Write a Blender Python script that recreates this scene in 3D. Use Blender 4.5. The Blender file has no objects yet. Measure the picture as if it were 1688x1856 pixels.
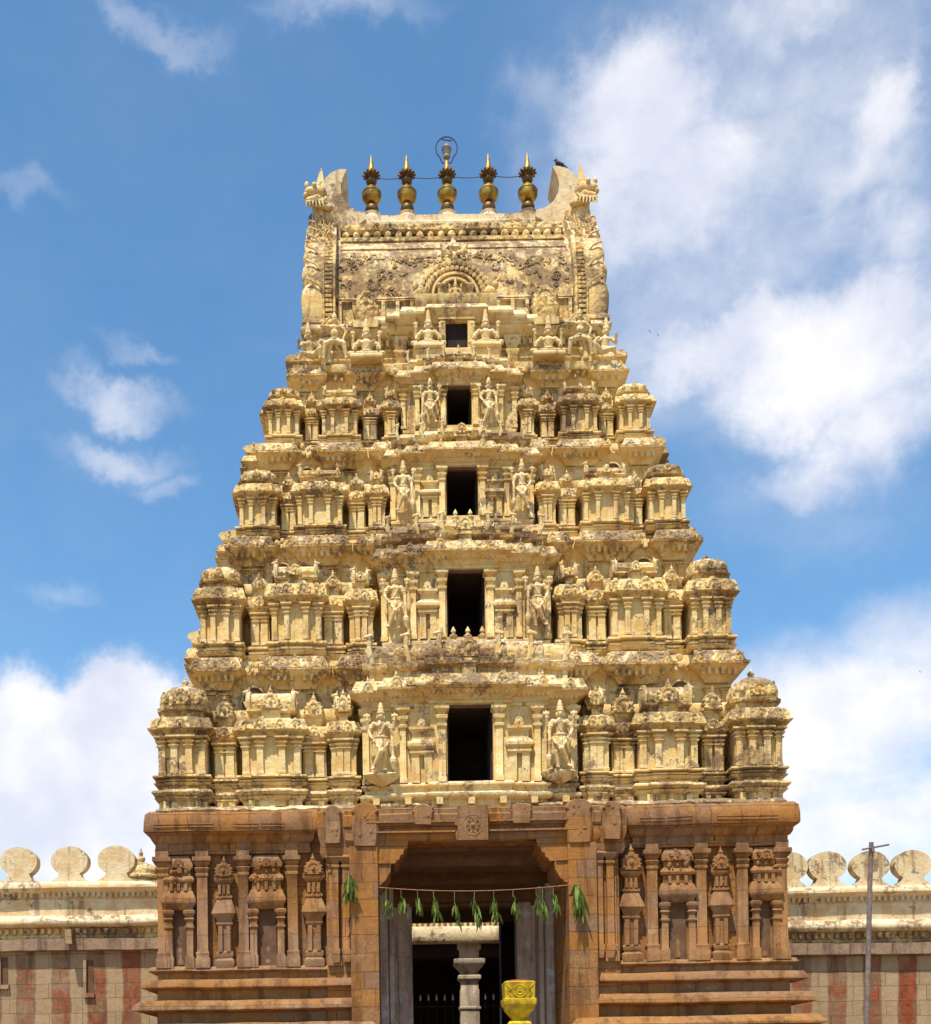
import bpy, math, random
from mathutils import Vector, Matrix, noise
R = math.radians
rnd = random.Random(7)
sc = bpy.context.scene
col = sc.collection
PI = math.pi

# ------------------------------------------------------------------ camera
FPX, CPX, HPY, ROLL = 2190.0, 728.0, 1963.0, R(0.9)
cd = bpy.data.cameras.new('camera'); cam = bpy.data.objects.new('camera', cd); col.objects.link(cam)
cd.sensor_fit = 'HORIZONTAL'; cd.sensor_width = 36.0; cd.lens = 36.0 * FPX / 1688.0
cd.shift_x = (844.0 - CPX) / 1688.0
cd.shift_y = (HPY - 928.0) / 1688.0
cd.clip_start = 0.1; cd.clip_end = 4000
cam.location = (0, 0, 1.6)
cam.matrix_world = Matrix.Translation((0, 0, 1.6)) @ Matrix.Rotation(PI / 2, 4, 'X') @ Matrix.Rotation(-ROLL, 4, 'Z')
sc.camera = cam

def P(px, py, Y):
    """photo pixel at distance Y -> world X, Z"""
    x = px - CPX; y = HPY - py
    xu = x * math.cos(ROLL) + y * math.sin(ROLL); yu = -x * math.sin(ROLL) + y * math.cos(ROLL)
    return xu * Y / FPX, 1.6 + yu * Y / FPX

# ------------------------------------------------------------------ light and exposure
SUN_AZ = (-0.38, -0.925); SUN_EL = R(65)
sd = bpy.data.lights.new('sun', 'SUN'); sun = bpy.data.objects.new('sun', sd); col.objects.link(sun)
sd.energy = 4.9; sd.angle = R(0.9); sd.color = (1.0, 0.94, 0.83)
dv = Vector((SUN_AZ[0] * math.cos(SUN_EL), SUN_AZ[1] * math.cos(SUN_EL), math.sin(SUN_EL)))
sun.rotation_euler = dv.to_track_quat('Z', 'Y').to_euler(); sun.location = (-20, -20, 60)
vs = sc.view_settings
vs.view_transform = 'Standard'; vs.look = 'None'; vs.exposure = 0.32; vs.gamma = 1.0
sc.cycles.max_bounces = 5; sc.cycles.diffuse_bounces = 3

# ------------------------------------------------------------------ node helpers
class NT:
    def __init__(s, nt): s.nt = nt; s.nt.nodes.clear()
    def n(s, t, **k):
        nd = s.nt.nodes.new(t)
        ins = k.pop('i', {})
        for a, b in k.items(): setattr(nd, a, b)
        for a, b in ins.items(): s.set(nd, a, b)
        return nd
    def set(s, nd, a, b):
        sock = nd.inputs[a]
        if isinstance(b, bpy.types.Node): s.nt.links.new(b.outputs[0], sock)
        elif isinstance(b, bpy.types.NodeSocket): s.nt.links.new(b, sock)
        else: sock.default_value = b
    def math(s, op, a, b=0.0, c=None, clamp=False):
        nd = s.n('ShaderNodeMath', operation=op, use_clamp=clamp); s.set(nd, 0, a); s.set(nd, 1, b)
        if c is not None: s.set(nd, 2, c)
        return nd
    def vec(s, op, a, b=(0, 0, 0)):
        nd = s.n('ShaderNodeVectorMath', operation=op); s.set(nd, 0, a); s.set(nd, 1, b); return nd
    def sstep(s, v, a, b, lo=0.0, hi=1.0):
        nd = s.n('ShaderNodeMapRange', interpolation_type='SMOOTHSTEP')
        s.set(nd, 0, v); s.set(nd, 1, a); s.set(nd, 2, b); s.set(nd, 3, lo); s.set(nd, 4, hi); return nd
    def mix(s, f, a, b, mode='MIX'):
        nd = s.n('ShaderNodeMix', data_type='RGBA', blend_type=mode)
        s.set(nd, 0, f); s.set(nd, 6, a); s.set(nd, 7, b)
        return nd.outputs[2]
    def noise(s, v, scale, detail=6, rough=0.6, dist=0.0):
        return s.n('ShaderNodeTexNoise', i={'Vector': v, 'Scale': scale, 'Detail': detail, 'Roughness': rough, 'Distortion': dist}).outputs[0]
def C4(c): return (c[0], c[1], c[2], 1.0)

# ------------------------------------------------------------------ sky with clouds (world directions)
w = bpy.data.worlds.new('World'); sc.world = w; w.use_nodes = True
N = NT(w.node_tree)
sky = N.n('ShaderNodeTexSky', sky_type='NISHITA', sun_disc=False, sun_elevation=SUN_EL, sun_rotation=math.atan2(SUN_AZ[0], SUN_AZ[1]),
          air_density=1.0, dust_density=0.6, ozone_density=1.6, altitude=300)
hs = N.n('ShaderNodeHueSaturation', i={'Hue': 0.492, 'Saturation': 1.24, 'Value': 1.06, 'Color': sky})
tc = N.n('ShaderNodeTexCoord')
d = tc.outputs['Generated']
warpn = N.n('ShaderNodeTexNoise', i={'Vector': d, 'Scale': 9.0, 'Detail': 7.0, 'Roughness': 0.62})
wv = N.vec('MULTIPLY_ADD', warpn.outputs['Color'], (0.12, 0.12, 0.10)); N.set(wv, 2, (-0.06, -0.06, -0.05))
dw = N.vec('ADD', d, wv)
def cdir(px, py):
    X, Z = P(px, py, 1.0); v = Vector((X, 1.0, Z - 1.6)); v.normalize(); return v
# (px, py, half width px, half height px, strength, softness)
CL = [(40, 1370, 200, 120, 2.8), (235, 1300, 115, 105, 2.8), (110, 1480, 330, 150, 2.2), (300, 1450, 160, 150, 2.0),
      (1480, 1330, 340, 170, 1.15), (1640, 1160, 150, 110, 0.8), (1500, 1500, 300, 130, 1.1),
      (1390, 600, 250, 85, 1.25), (1560, 640, 250, 125, 1.45), (1620, 760, 180, 110, 1.1), (1260, 640, 140, 90, 0.7),
      (1140, 215, 150, 120, 1.25), (1230, 330, 210, 130, 1.15), (1400, 200, 210, 60, 0.65), (1430, 60, 170, 70, 0.8), (1620, 220, 110, 90, 0.9), (1560, 340, 190, 90, 0.75),
      (1640, 480, 110, 120, 0.8), (1190, 470, 120, 130, 0.62), (1000, 190, 90, 70, 0.5), (1480, 860, 130, 60, 0.72),
      (960, 280, 90, 60, 0.42), (1340, 380, 440, 350, 0.68), (1500, 900, 260, 120, 0.35), (1250, 700, 160, 90, 0.4), (80, 760, 260, 200, 0.14),
      (215, 740, 130, 34, 0.72), (245, 650, 90, 22, 0.45), (150, 700, 70, 24, 0.35), (230, 840, 140, 36, 0.62), (310, 900, 70, 26, 0.45), (110, 1080, 90, 26, 0.4),
      (250, 15, 200, 30, 0.40), (640, -5, 190, 36, 0.55), (30, 335, 90, 26, 0.33), (1240, 705, 160, 16, 0.35)]
acc = None
for (px, py, hw, hh, st) in CL:
    c = cdir(px, py)
    k = 1.0 / (1 + c.x * c.x + 0) ** 0.0
    dist = math.sqrt(1 + ((px - CPX) / FPX) ** 2 + ((HPY - py) / FPX) ** 2)
    rx = hw / FPX / dist; rz = hh / FPX / dist; ry = (rx + rz)
    sb = N.vec('SUBTRACT', dw, tuple(c))
    ml = N.vec('MULTIPLY', sb, (1 / rx, 1 / ry, 1 / rz))
    ln = N.n('ShaderNodeVectorMath', operation='LENGTH'); N.set(ln, 0, ml)
    m = N.sstep(ln.outputs['Value'], 1.5, 0.15, 0.0, st)
    acc = m if acc is None else N.math('SMOOTH_MAX', acc, m, 0.15)
fb = N.noise(N.vec('MULTIPLY', d, (1, 1, 1.5)), 11.0, 9, 0.62, 0.3)
fb2 = N.noise(d, 34.0, 6, 0.65)
dens = N.math('MULTIPLY_ADD', fb, 1.25, N.math('MULTIPLY_ADD', fb2, 0.5, -0.88))
tot = N.math('MULTIPLY', acc, N.math('ADD', dens, 0.88))
mask = N.math('MULTIPLY', N.sstep(tot, -0.05, 1.15), 0.94)
vshade = N.noise(d, 7.0, 6, 0.55)
ccol = N.mix(N.sstep(vshade, 0.35, 0.62), C4((4.2, 4.4, 5.1)), C4((6.0, 5.85, 5.95)))
bgc = N.mix(mask, hs, ccol)
bg = N.n('ShaderNodeBackground', i={'Color': bgc, 'Strength': 0.15})
N.n('ShaderNodeOutputWorld', i={'Surface': bg})

# ------------------------------------------------------------------ materials
MATS = {}
def newmat(name):
    m = bpy.data.materials.new(name); m.use_nodes = True; MATS[name] = m
    return NT(m.node_tree)
def finish(n, colr, rough, bump=None, metal=0.0, spec=0.25):
    b = n.n('ShaderNodeBsdfPrincipled', i={'Base Color': colr, 'Roughness': rough, 'Metallic': metal, 'Specular IOR Level': spec})
    if bump is not None: n.set(b, 'Normal', bump)
    n.n('ShaderNodeOutputMaterial', i={'Surface': b}); return b
def stucco(name, carve, stain, base=(0.70, 0.475, 0.16), pale=(0.79, 0.61, 0.30)):
    n = newmat(name); g = n.n('ShaderNodeNewGeometry'); p = g.outputs['Position']
    nz = n.n('ShaderNodeSeparateXYZ', i={0: g.outputs['Normal']}).outputs[2]
    up = n.sstep(nz, 0.15, 0.8)
    a = n.noise(p, 0.55, 5, 0.6); b = n.noise(p, 3.2, 8, 0.68); c = n.noise(p, 13.0, 6, 0.7)
    st = n.noise(n.vec('MULTIPLY', p, (6.5, 6.5, 0.6)), 1.0, 6, 0.6)
    colr = n.mix(n.sstep(b, 0.38, 0.62), C4(base), C4(pale))
    colr = n.mix(n.sstep(n.noise(p, 1.7, 6, 0.65), 0.46, 0.62, 0, 0.48), colr, C4((0.56, 0.29, 0.08)))
    colr = n.mix(n.math('MULTIPLY', up, n.sstep(c, 0.4, 0.6, 0.3, 1.0)), colr, C4((0.76, 0.64, 0.46)))
    # lichen and soot: speckled on ledges, streaked down the faces
    s1 = n.math('ADD', n.math('MULTIPLY', c, 0.38), n.math('MULTIPLY', b, 0.62))
    s1 = n.math('ADD', s1, n.math('MULTIPLY', n.math('SUBTRACT', a, 0.5), 0.6))
    s1 = n.math('ADD', s1, n.math('MULTIPLY', up, 0.055))
    s1 = n.sstep(s1, 0.545 - stain, 0.61 - stain)
    s2 = n.sstep(n.math('ADD', n.math('MULTIPLY', st, 0.6), n.math('MULTIPLY', a, 0.4)), 0.515 - stain * 0.9, 0.62 - stain * 0.9, 0, 0.72)
    s = n.math('MAXIMUM', s1, s2)
    colr = n.mix(n.math('MULTIPLY', s, 0.85), colr, n.mix(n.sstep(c, 0.4, 0.6), C4((0.085, 0.045, 0.025)), C4((0.25, 0.145, 0.07))))
    vor = n.n('ShaderNodeTexVoronoi', feature='SMOOTH_F1', i={'Vector': n.vec('ADD', p, n.vec('MULTIPLY', n.n('ShaderNodeTexNoise', i={'Vector': p, 'Scale': 6.0}).outputs['Color'], (0.1, 0.1, 0.1))), 'Scale': 9.0}).outputs['Distance']
    h = n.math('ADD', n.math('MULTIPLY', vor, carve), n.math('MULTIPLY', c, 0.45))
    h = n.math('ADD', h, n.math('MULTIPLY', b, 0.5))
    bp = n.n('ShaderNodeBump', i={'Strength': 0.75, 'Distance': 0.06, 'Height': h})
    finish(n, colr, 0.9, bp)
stucco('cream_stucco', 0.15, 0.0)
stucco('carved_stucco', 1.3, 0.035)
stucco('weathered_stucco', 0.9, 0.045, pale=(0.72, 0.57, 0.32))
stucco('stained_stucco', 0.6, 0.06, pale=(0.68, 0.55, 0.32))
stucco('statue_stucco', 0.0, -0.02, base=(0.68, 0.49, 0.19), pale=(0.74, 0.58, 0.30))
stucco('pale_stucco', 0.1, 0.0, base=(0.66, 0.51, 0.28), pale=(0.73, 0.60, 0.38))

def stone(name, c1, c2, c3, bw=1.05, bh=0.44, mortar=0.012, red=False, darkness=0.0):
    n = newmat(name); g = n.n('ShaderNodeNewGeometry'); p = g.outputs['Position']
    sp = n.n('ShaderNodeSeparateXYZ', i={0: p})
    u = n.math('ADD', sp.outputs[0], sp.outputs[1])
    wob = n.noise(p, 1.1, 3)
    v2 = n.n('ShaderNodeCombineXYZ', i={0: n.math('ADD', u, n.math('MULTIPLY', wob, 0.14)), 1: n.math('ADD', sp.outputs[2], n.math('MULTIPLY', n.noise(p, 0.7, 2), 0.12)), 2: 0.0})
    br = n.n('ShaderNodeTexBrick', offset=0.37, squash=0.72, squash_frequency=3, i={'Vector': v2, 'Color1': C4((0, 0, 0)), 'Color2': C4((1, 1, 1)), 'Mortar': C4((0.5, 0.5, 0.5)), 'Scale': 1.0, 'Mortar Size': mortar, 'Mortar Smooth': 0.3, 'Bias': 0.0, 'Brick Width': bw, 'Row Height': bh})
    f = br.outputs['Fac']; tint = n.n('ShaderNodeSeparateColor', i={0: br.outputs['Color']}).outputs[0]
    a = n.noise(p, 0.8, 6, 0.65); b = n.noise(p, 5.0, 8, 0.7); c = n.noise(p, 26.0, 5, 0.7)
    colr = n.mix(n.sstep(n.math('ADD', n.math('MULTIPLY', tint, 0.5), n.math('MULTIPLY', a, 0.9)), 0.45, 1.0), C4(c1), C4(c2))
    colr = n.mix(n.sstep(b, 0.45, 0.7, 0, 0.7), colr, C4(c3))
    st = n.noise(n.vec('MULTIPLY', p, (3.0, 3.0, 0.45)), 1.0, 6, 0.65)
    colr = n.mix(n.sstep(st, 0.47, 0.64, 0, 0.7), colr, C4((c1[0] * 0.38, c1[1] * 0.36, c1[2] * 0.4)))
    colr = n.mix(n.sstep(c, 0.35, 0.7, 0, 0.3), colr, C4((0.06, 0.04, 0.03)))
    colr = n.mix(n.sstep(n.noise(p, 1.6, 7, 0.7), 0.54, 0.68, 0, 0.5), colr, C4((min(c1[0] * 1.25, .6), c1[1] * 1.75, c1[2] * 2.6)))
    if red:
        xx = n.math('ADD', sp.outputs[0], n.math('MULTIPLY', n.noise(p, 0.9, 3), 0.22))
        ph = n.math('FRACT', n.math('MULTIPLY', xx, 1.0))
        tri = n.math('ABSOLUTE', n.math('SUBTRACT', ph, 0.5))
        msk = n.math('MULTIPLY', n.sstep(tri, 0.225, 0.265, 1.0, 0.0), n.sstep(n.math('ADD', n.math('MULTIPLY', b, 0.5), n.math('MULTIPLY', a, 0.5)), 0.42, 0.55, 0.05, 1.0))
        msk = n.math('MULTIPLY', msk, n.sstep(sp.outputs[0], -4.0, 8.0, 0.78, 0.95))
        msk = n.math('MULTIPLY', msk, n.sstep(n.noise(p, 0.55, 6, 0.7), 0.42, 0.52, n.sstep(sp.outputs[0], -4.0, 8.0, 0.15, 0.6), 1.0))
        colr = n.mix(n.sstep(tri, 0.26, 0.30, 0.0, 0.55), colr, C4((0.46, 0.32, 0.17)))
        colr = n.mix(msk, colr, n.mix(n.sstep(b, 0.4, 0.6), C4((0.15, 0.025, 0.010)), C4((0.30, 0.07, 0.022))))
    colr = n.mix(n.math('MULTIPLY', n.math('MULTIPLY', f, 0.8), n.sstep(n.noise(p, 2.2, 4), 0.35, 0.6, 0.35, 1.0)), colr, C4((0.05, 0.03, 0.02)))
    h = n.math('ADD', n.math('MULTIPLY', b, 0.7), n.math('MULTIPLY', c, 0.3))
    h = n.math('SUBTRACT', h, n.math('MULTIPLY', f, 0.9)); h = n.math('ADD', h, n.math('MULTIPLY', tint, 0.35))
    bp = n.n('ShaderNodeBump', i={'Strength': 0.8, 'Distance': 0.05, 'Height': h})
    finish(n, colr, 0.88, bp)
stone('orange_sandstone', (0.37, 0.15, 0.03), (0.26, 0.145, 0.078), (0.42, 0.20, 0.052), mortar=0.008)
stone('carved_sandstone', (0.35, 0.155, 0.042), (0.275, 0.155, 0.088), (0.40, 0.21, 0.07), bw=2.2, bh=0.9, mortar=0.005)
stone('grey_granite', (0.55, 0.42, 0.32), (0.60, 0.47, 0.37), (0.44, 0.31, 0.23), bw=3.0, bh=2.6, mortar=0.004)
stone('striped_wall_stone', (0.22, 0.125, 0.06), (0.33, 0.22, 0.125), (0.42, 0.30, 0.17), bw=0.95, bh=0.42, mortar=0.006, red=True)
stone('courtyard_stone', (0.55, 0.42, 0.28), (0.60, 0.48, 0.34), (0.44, 0.33, 0.22), bw=3, bh=3, mortar=0.004)

stone('course_stone', (0.34, 0.22, 0.13), (0.40, 0.28, 0.18), (0.28, 0.17, 0.10), bw=1.2, bh=3, mortar=0.008)
def simple(name, c1, c2, scale=8, rough=0.6, metal=0.0, spec=0.4, bump=0.3, dist=0.02):
    n = newmat(name); p = n.n('ShaderNodeNewGeometry').outputs['Position']
    a = n.noise(p, scale, 7, 0.68)
    colr = n.mix(n.sstep(a, 0.38, 0.64), C4(c1), C4(c2))
    bp = n.n('ShaderNodeBump', i={'Strength': bump, 'Distance': dist, 'Height': a})
    finish(n, colr, rough, bp, metal, spec)
simple('old_brass', (0.50, 0.31, 0.05), (0.20, 0.115, 0.03), 4, 0.38, 0.75, 0.5)
simple('dark_brass', (0.10, 0.055, 0.02), (0.19, 0.11, 0.035), 6, 0.5, 0.6, 0.5)
simple('bright_brass', (0.42, 0.25, 0.05), (0.28, 0.15, 0.03), 9, 0.5, 0.6, 0.4)
simple('interior_shade_paint', (0.018, 0.011, 0.008), (0.035, 0.02, 0.013), 3, 0.95)  # near-black colour that carries the shade of rooms, hall and passage
simple('plaster_and_shade', (0.11, 0.055, 0.028), (0.16, 0.085, 0.045), 3, 0.95)  # brown for inner plaster, also for shade painted as slots and niche plates
simple('dark_wire', (0.02, 0.02, 0.03), (0.04, 0.04, 0.05), 8, 0.6)
simple('lamp_grey', (0.20, 0.16, 0.14), (0.30, 0.25, 0.20), 8, 0.6)
simple('leaf_green', (0.028, 0.042, 0.004), (0.070, 0.092, 0.010), 6, 0.8, 0, 0.15)
simple('leaf_pale', (0.11, 0.17, 0.03), (0.22, 0.27, 0.07), 6, 0.8, 0, 0.15)
simple('string_red', (0.25, 0.10, 0.05), (0.35, 0.18, 0.10), 8, 0.8)
simple('weathered_wood', (0.14, 0.10, 0.085), (0.22, 0.165, 0.13), 9, 0.85)
simple('yellow_paint', (0.62, 0.44, 0.012), (0.34, 0.21, 0.02), 7, 0.75, 0, 0.25, 0.5, 0.02)
simple('red_oxide', (0.30, 0.05, 0.02), (0.40, 0.09, 0.03), 5, 0.8)
simple('white_paint', (0.75, 0.75, 0.78), (0.65, 0.65, 0.68), 5, 0.5)
simple('black_feather', (0.012, 0.012, 0.015), (0.03, 0.025, 0.03), 20, 0.5)
simple('black_iron', (0.012, 0.010, 0.010), (0.025, 0.02, 0.018), 20, 0.6)
simple('ground_sand', (0.22, 0.14, 0.075), (0.29, 0.19, 0.105), 0.5, 0.95)

# ------------------------------------------------------------------ mesh builder
class MB:
    def __init__(s): s.v = []; s.f = []
    def ring(s, pts): i = len(s.v); s.v += pts; return list(range(i, i + len(pts)))
    def bridge(s, a, b, closed=True):
        n = len(a)
        for i in range(n if closed else n - 1):
            j = (i + 1) % n; s.f.append((a[i], a[j], b[j], b[i]))
    def loft(s, rings, cap0=True, cap1=True):
        ids = [s.ring(r) for r in rings]
        for a, b in zip(ids, ids[1:]): s.bridge(a, b)
        if cap0: s.f.append(tuple(reversed(ids[0])))
        if cap1: s.f.append(tuple(ids[-1]))
    def sweep(s, plan, prof, sub=0.0):
        if sub:
            q = []
            for i, a in enumerate(plan):
                b = plan[(i + 1) % len(plan)]; L = math.hypot(b[0] - a[0], b[1] - a[1]); k = max(1, int(L / sub))
                for t in range(k): q.append((a[0] + (b[0] - a[0]) * t / k, a[1] + (b[1] - a[1]) * t / k))
            plan = q
        n = len(plan); off = []
        for i in range(n):
            a, b, c = plan[i - 1], plan[i], plan[(i + 1) % n]
            e1 = Vector((b[0] - a[0], b[1] - a[1])).normalized(); e2 = Vector((c[0] - b[0], c[1] - b[1])).normalized()
            n1 = Vector((e1.y, -e1.x)); n2 = Vector((e2.y, -e2.x)); off.append((n1 + n2) / (1 + n1.dot(n2)))
        s.loft([[(plan[i][0] + off[i].x * o, plan[i][1] + off[i].y * o, z) for i in range(n)] for (o, z) in prof])
    def block(s, cx, yf, w, dp, prof, sub=0.0):
        x0, x1 = cx - w / 2, cx + w / 2
        s.sweep([(x0, yf), (x1, yf), (x1, yf + dp), (x0, yf + dp)], prof, sub)
    def box(s, x0, x1, y0, y1, z0, z1, sub=0.0):
        s.sweep([(x0, y0), (x1, y0), (x1, y1), (x0, y1)], [(0, z0), (0, z1)], sub)
    def lathe(s, cx, cy, prof, seg=20, sx=1, sy=1):
        s.loft([[(cx + math.cos(2 * PI * i / seg) * r * sx, cy + math.sin(2 * PI * i / seg) * r * sy, z) for i in range(seg)] for (r, z) in prof])
    def exz(s, poly, y0, y1):          # outline in x,z pushed along y
        a = [(x, y0, z) for x, z in poly]; b = [(x, y1, z) for x, z in poly]; s.loft([a, b])
    def eyz(s, poly, x0, x1, k=1):     # outline in y,z pushed along x
        s.loft([[(x0 + (x1 - x0) * t / k, y, z) for y, z in poly] for t in range(k + 1)])
    def blob(s, c, r, seg=8, rg=5):
        rings = []
        for j in range(1, rg):
            t = PI * j / rg
            rings.append([(c[0] + r[0] * math.sin(t) * math.cos(2 * PI * i / seg), c[1] + r[1] * math.sin(t) * math.sin(2 * PI * i / seg), c[2] - r[2] * math.cos(t)) for i in range(seg)])
        s.loft(rings)
    def tube(s, pts, rad, seg=6):
        pts = [Vector(p) for p in pts]; rings = []
        for i, p in enumerate(pts):
            t = (pts[min(i + 1, len(pts) - 1)] - pts[max(i - 1, 0)]).normalized()
            u = t.cross(Vector((0.1, 0.9, 0.3))).normalized(); v = t.cross(u)
            r = rad[i] if isinstance(rad, (list, tuple)) else rad
            rings.append([tuple(p + (u * math.cos(2 * PI * k / seg) + v * math.sin(2 * PI * k / seg)) * r) for k in range(seg)])
        s.loft(rings)
    def cap(s, a, ra, b, rb, seg=10):  # rounded limb
        a, b = Vector(a), Vector(b); t = (b - a).normalized(); q = []
        for k in (-1, -.7, -.3): q.append((a + t * ra * k * .98, ra * math.sqrt(max(0.03, 1 - k * k))))
        q.append((a, ra)); q.append((b, rb))
        for k in (.3, .7, 1): q.append((b + t * rb * k * .98, rb * math.sqrt(max(0.03, 1 - k * k))))
        u = t.orthogonal().normalized(); v = t.cross(u)
        s.loft([[tuple(p + (u * math.cos(2 * PI * k / seg) + v * math.sin(2 * PI * k / seg)) * r) for k in range(seg)] for p, r in q])
    def xf(s, i0, M):
        for i in range(i0, len(s.v)): s.v[i] = tuple(M @ Vector(s.v[i]))

WP = {}
def tagit(o, label=None, cat=None, group=None, kind=None):
    if label: o['label'] = label
    if cat: o['category'] = cat
    if group: o['group'] = group
    if kind: o['kind'] = kind
    return o
def link(o, parent, origin):
    col.objects.link(o); WP[o] = Vector(origin)
    if parent is not None: o.parent = parent; o.location = Vector(origin) - WP[parent]
    else: o.location = origin
    return o
def empty(name, origin, parent=None):
    return link(bpy.data.objects.new(name, None), parent, origin)
def mesh_of(name, mb, mat, origin=(0, 0, 0), warp=0.0, smooth=40, fix=True):
    vs_ = mb.v
    if warp:
        out = []
        for x, y, z in vs_:
            a = noise.noise_vector(Vector((x * 0.7, y * 0.7, z * 0.7))); b = noise.noise_vector(Vector((x * 4.3, y * 4.3, z * 4.3)))
            out.append((x + (a.x * 1.6 + b.x) * warp, y + (a.y * 1.2 + b.y) * warp, z + (a.z * 1.6 + b.z) * warp))
        vs_ = out
    me = bpy.data.meshes.new(name)
    o = origin
    me.from_pydata([(x - o[0], y - o[1], z - o[2]) for x, y, z in vs_], [], mb.f)
    me.validate()
    me.materials.append(MATS[mat])
    me.polygons.foreach_set('use_smooth', [True] * len(me.polygons))
    me.set_sharp_from_angle(angle=R(smooth))
    me.update(); return me
def make(name, mb, mat, parent=None, origin=None, warp=0.0, smooth=40):
    if origin is None: origin = tuple(WP[parent]) if parent is not None else (0, 0, 0)
    return link(bpy.data.objects.new(name, mesh_of(name, mb, mat, origin, warp, smooth)), parent, origin)

# ------------------------------------------------------------------ ground
mb = MB(); mb.f.append((0, 1, 2, 3)); mb.v = [(-900, -900, 0), (900, -900, 0), (900, 1500, 0), (-900, 1500, 0)]
tagit(make('ground', mb, 'ground_sand'), 'flat sandy ground around the gateway', kind='structure')

# ------------------------------------------------------------------ the tower
TX = 1.83
tower = empty('temple_tower', (TX, 36, 0))
tagit(tower, 'tall stepped stone and cream stucco temple gateway tower crowded with carved pavilions', 'tower')
def S(x): return x + TX
WARP = 0.009

def kudu(mb, x, y, z, s, th=None, spike=True):
    """small horseshoe gable ornament facing -Y with its foot at z"""
    th = th or s * 0.28
    s0 = s; s *= rnd.uniform(.86, 1.1); sx = s * rnd.uniform(.86, 1.06)
    if s > .33:
        P_ = [(-.62, 0), (.62, 0), (.62, .12), (.50, .20), (.60, .34), (.52, .42), (.58, .58), (.44, .66), (.42, .84), (.24, .86), (.14, 1.02), (-.14, 1.02), (-.24, .86), (-.42, .84), (-.44, .66), (-.58, .58), (-.52, .42), (-.60, .34), (-.50, .20), (-.62, .12)]
    else:
        P_ = [(-.60, 0), (.60, 0), (.58, .14), (.46, .24), (.44, .5), (.30, .84), (.0, 1.02), (-.30, .84), (-.44, .5), (-.46, .24), (-.58, .14)]
    a_ = [(x + a * sx, y + s * .14, z + b * s) for a, b in P_]; b_ = [(x + a * sx, y - th * .45, z + b * s) for a, b in P_]; c_ = [(x + a * sx * .84, y - th, z + (b * .86 + .05) * s) for a, b in P_]
    mb.loft([c_, b_, a_])
    if s > .26:
        pts = [(x + math.cos(a) * sx * .30, y - th, z + s * .48 + math.sin(a) * s * .30) for a in [-PI * .2 + PI * 1.4 * j / 9 for j in range(10)]]
        mb.tube(pts, s * .05, 5)
    for q in (-1, 1): mb.blob((x + q * sx * .42, y - th, z + s * rnd.uniform(.12, .2)), (s * .12, s * .12, s * .11), 6, 4)
    mb.blob((x + rnd.uniform(-.03, .03) * s, y - th, z + s * .40), (s * .13, s * .14, s * rnd.uniform(.14, .22)), 7, 5)
    if spike: mb.lathe(x, y - th * .4, [(s * .12, z + s * .95), (s * .17, z + s * 1.08), (s * .07, z + s * 1.18), (s * .02, z + s * 1.40)], 6)
def carving(mb, x0, x1, y, z0, z1, dens=26, r=0.04, slope=0.0, rr=rnd):
    n = int((x1 - x0) * (z1 - z0) * dens / (r * 10))
    for _ in range(n):
        t = rr.random(); x = rr.uniform(x0, x1); z = z0 + (z1 - z0) * t
        k = r * rr.uniform(.5, 1.3)
        mb.blob((x, y + slope * t, z), (k * rr.uniform(.7, 1.7), k * .8, k * rr.uniform(.7, 1.5)), 6, 4)
def pil(mb, x, yf, w, z0, z1, s=1.0, dp=0.14, capit=True):
    """pilaster: foot, shaft, ringed capital; front face at yf"""
    H = z1 - z0
    pr = [(.018 * s, z0), (.018 * s, z0 + .06 * H), (0, z0 + .075 * H)]
    if capit:
        pr += [(0, z0 + .70 * H), (.035 * s, z0 + .71 * H), (.04 * s, z0 + .74 * H), (.0, z0 + .75 * H), (0, z0 + .79 * H), (.05 * s, z0 + .81 * H), (.06 * s, z0 + .85 * H), (.0 * s, z0 + .865 * H),
               (.0, z0 + .89 * H), (.08 * s, z0 + .925 * H), (.095 * s, z0 + .93 * H), (.095 * s, z0 + .97 * H), (.02 * s, z0 + .975 * H), (.02 * s, z1)]
    else: pr += [(0, z1)]
    mb.block(x, yf, w, dp, pr)
def yali(mb, x, y, z, s, side):
    """upright rearing-beast finial; side = -1 faces left, +1 right"""
    mb.cap((x - side * .02 * s, y, z), .10 * s, (x + side * .05 * s, y - .02 * s, z + .45 * s), .075 * s, 7)
    mb.cap((x + side * .05 * s, y, z + .45 * s), .075 * s, (x + side * .02 * s, y - .02 * s, z + .75 * s), .085 * s, 7)
    mb.cap((x, y - .02 * s, z + .8 * s), .10 * s, (x + side * .17 * s, y - .03 * s, z + .78 * s), .055 * s, 7)
    mb.blob((x - side * .05 * s, y, z + .92 * s), (.05 * s, .06 * s, .09 * s), 6, 4)
    mb.cap((x + side * .06 * s, y - .08 * s, z + .15 * s), .05 * s, (x + side * .15 * s, y - .1 * s, z + .35 * s), .04 * s, 6)

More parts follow.
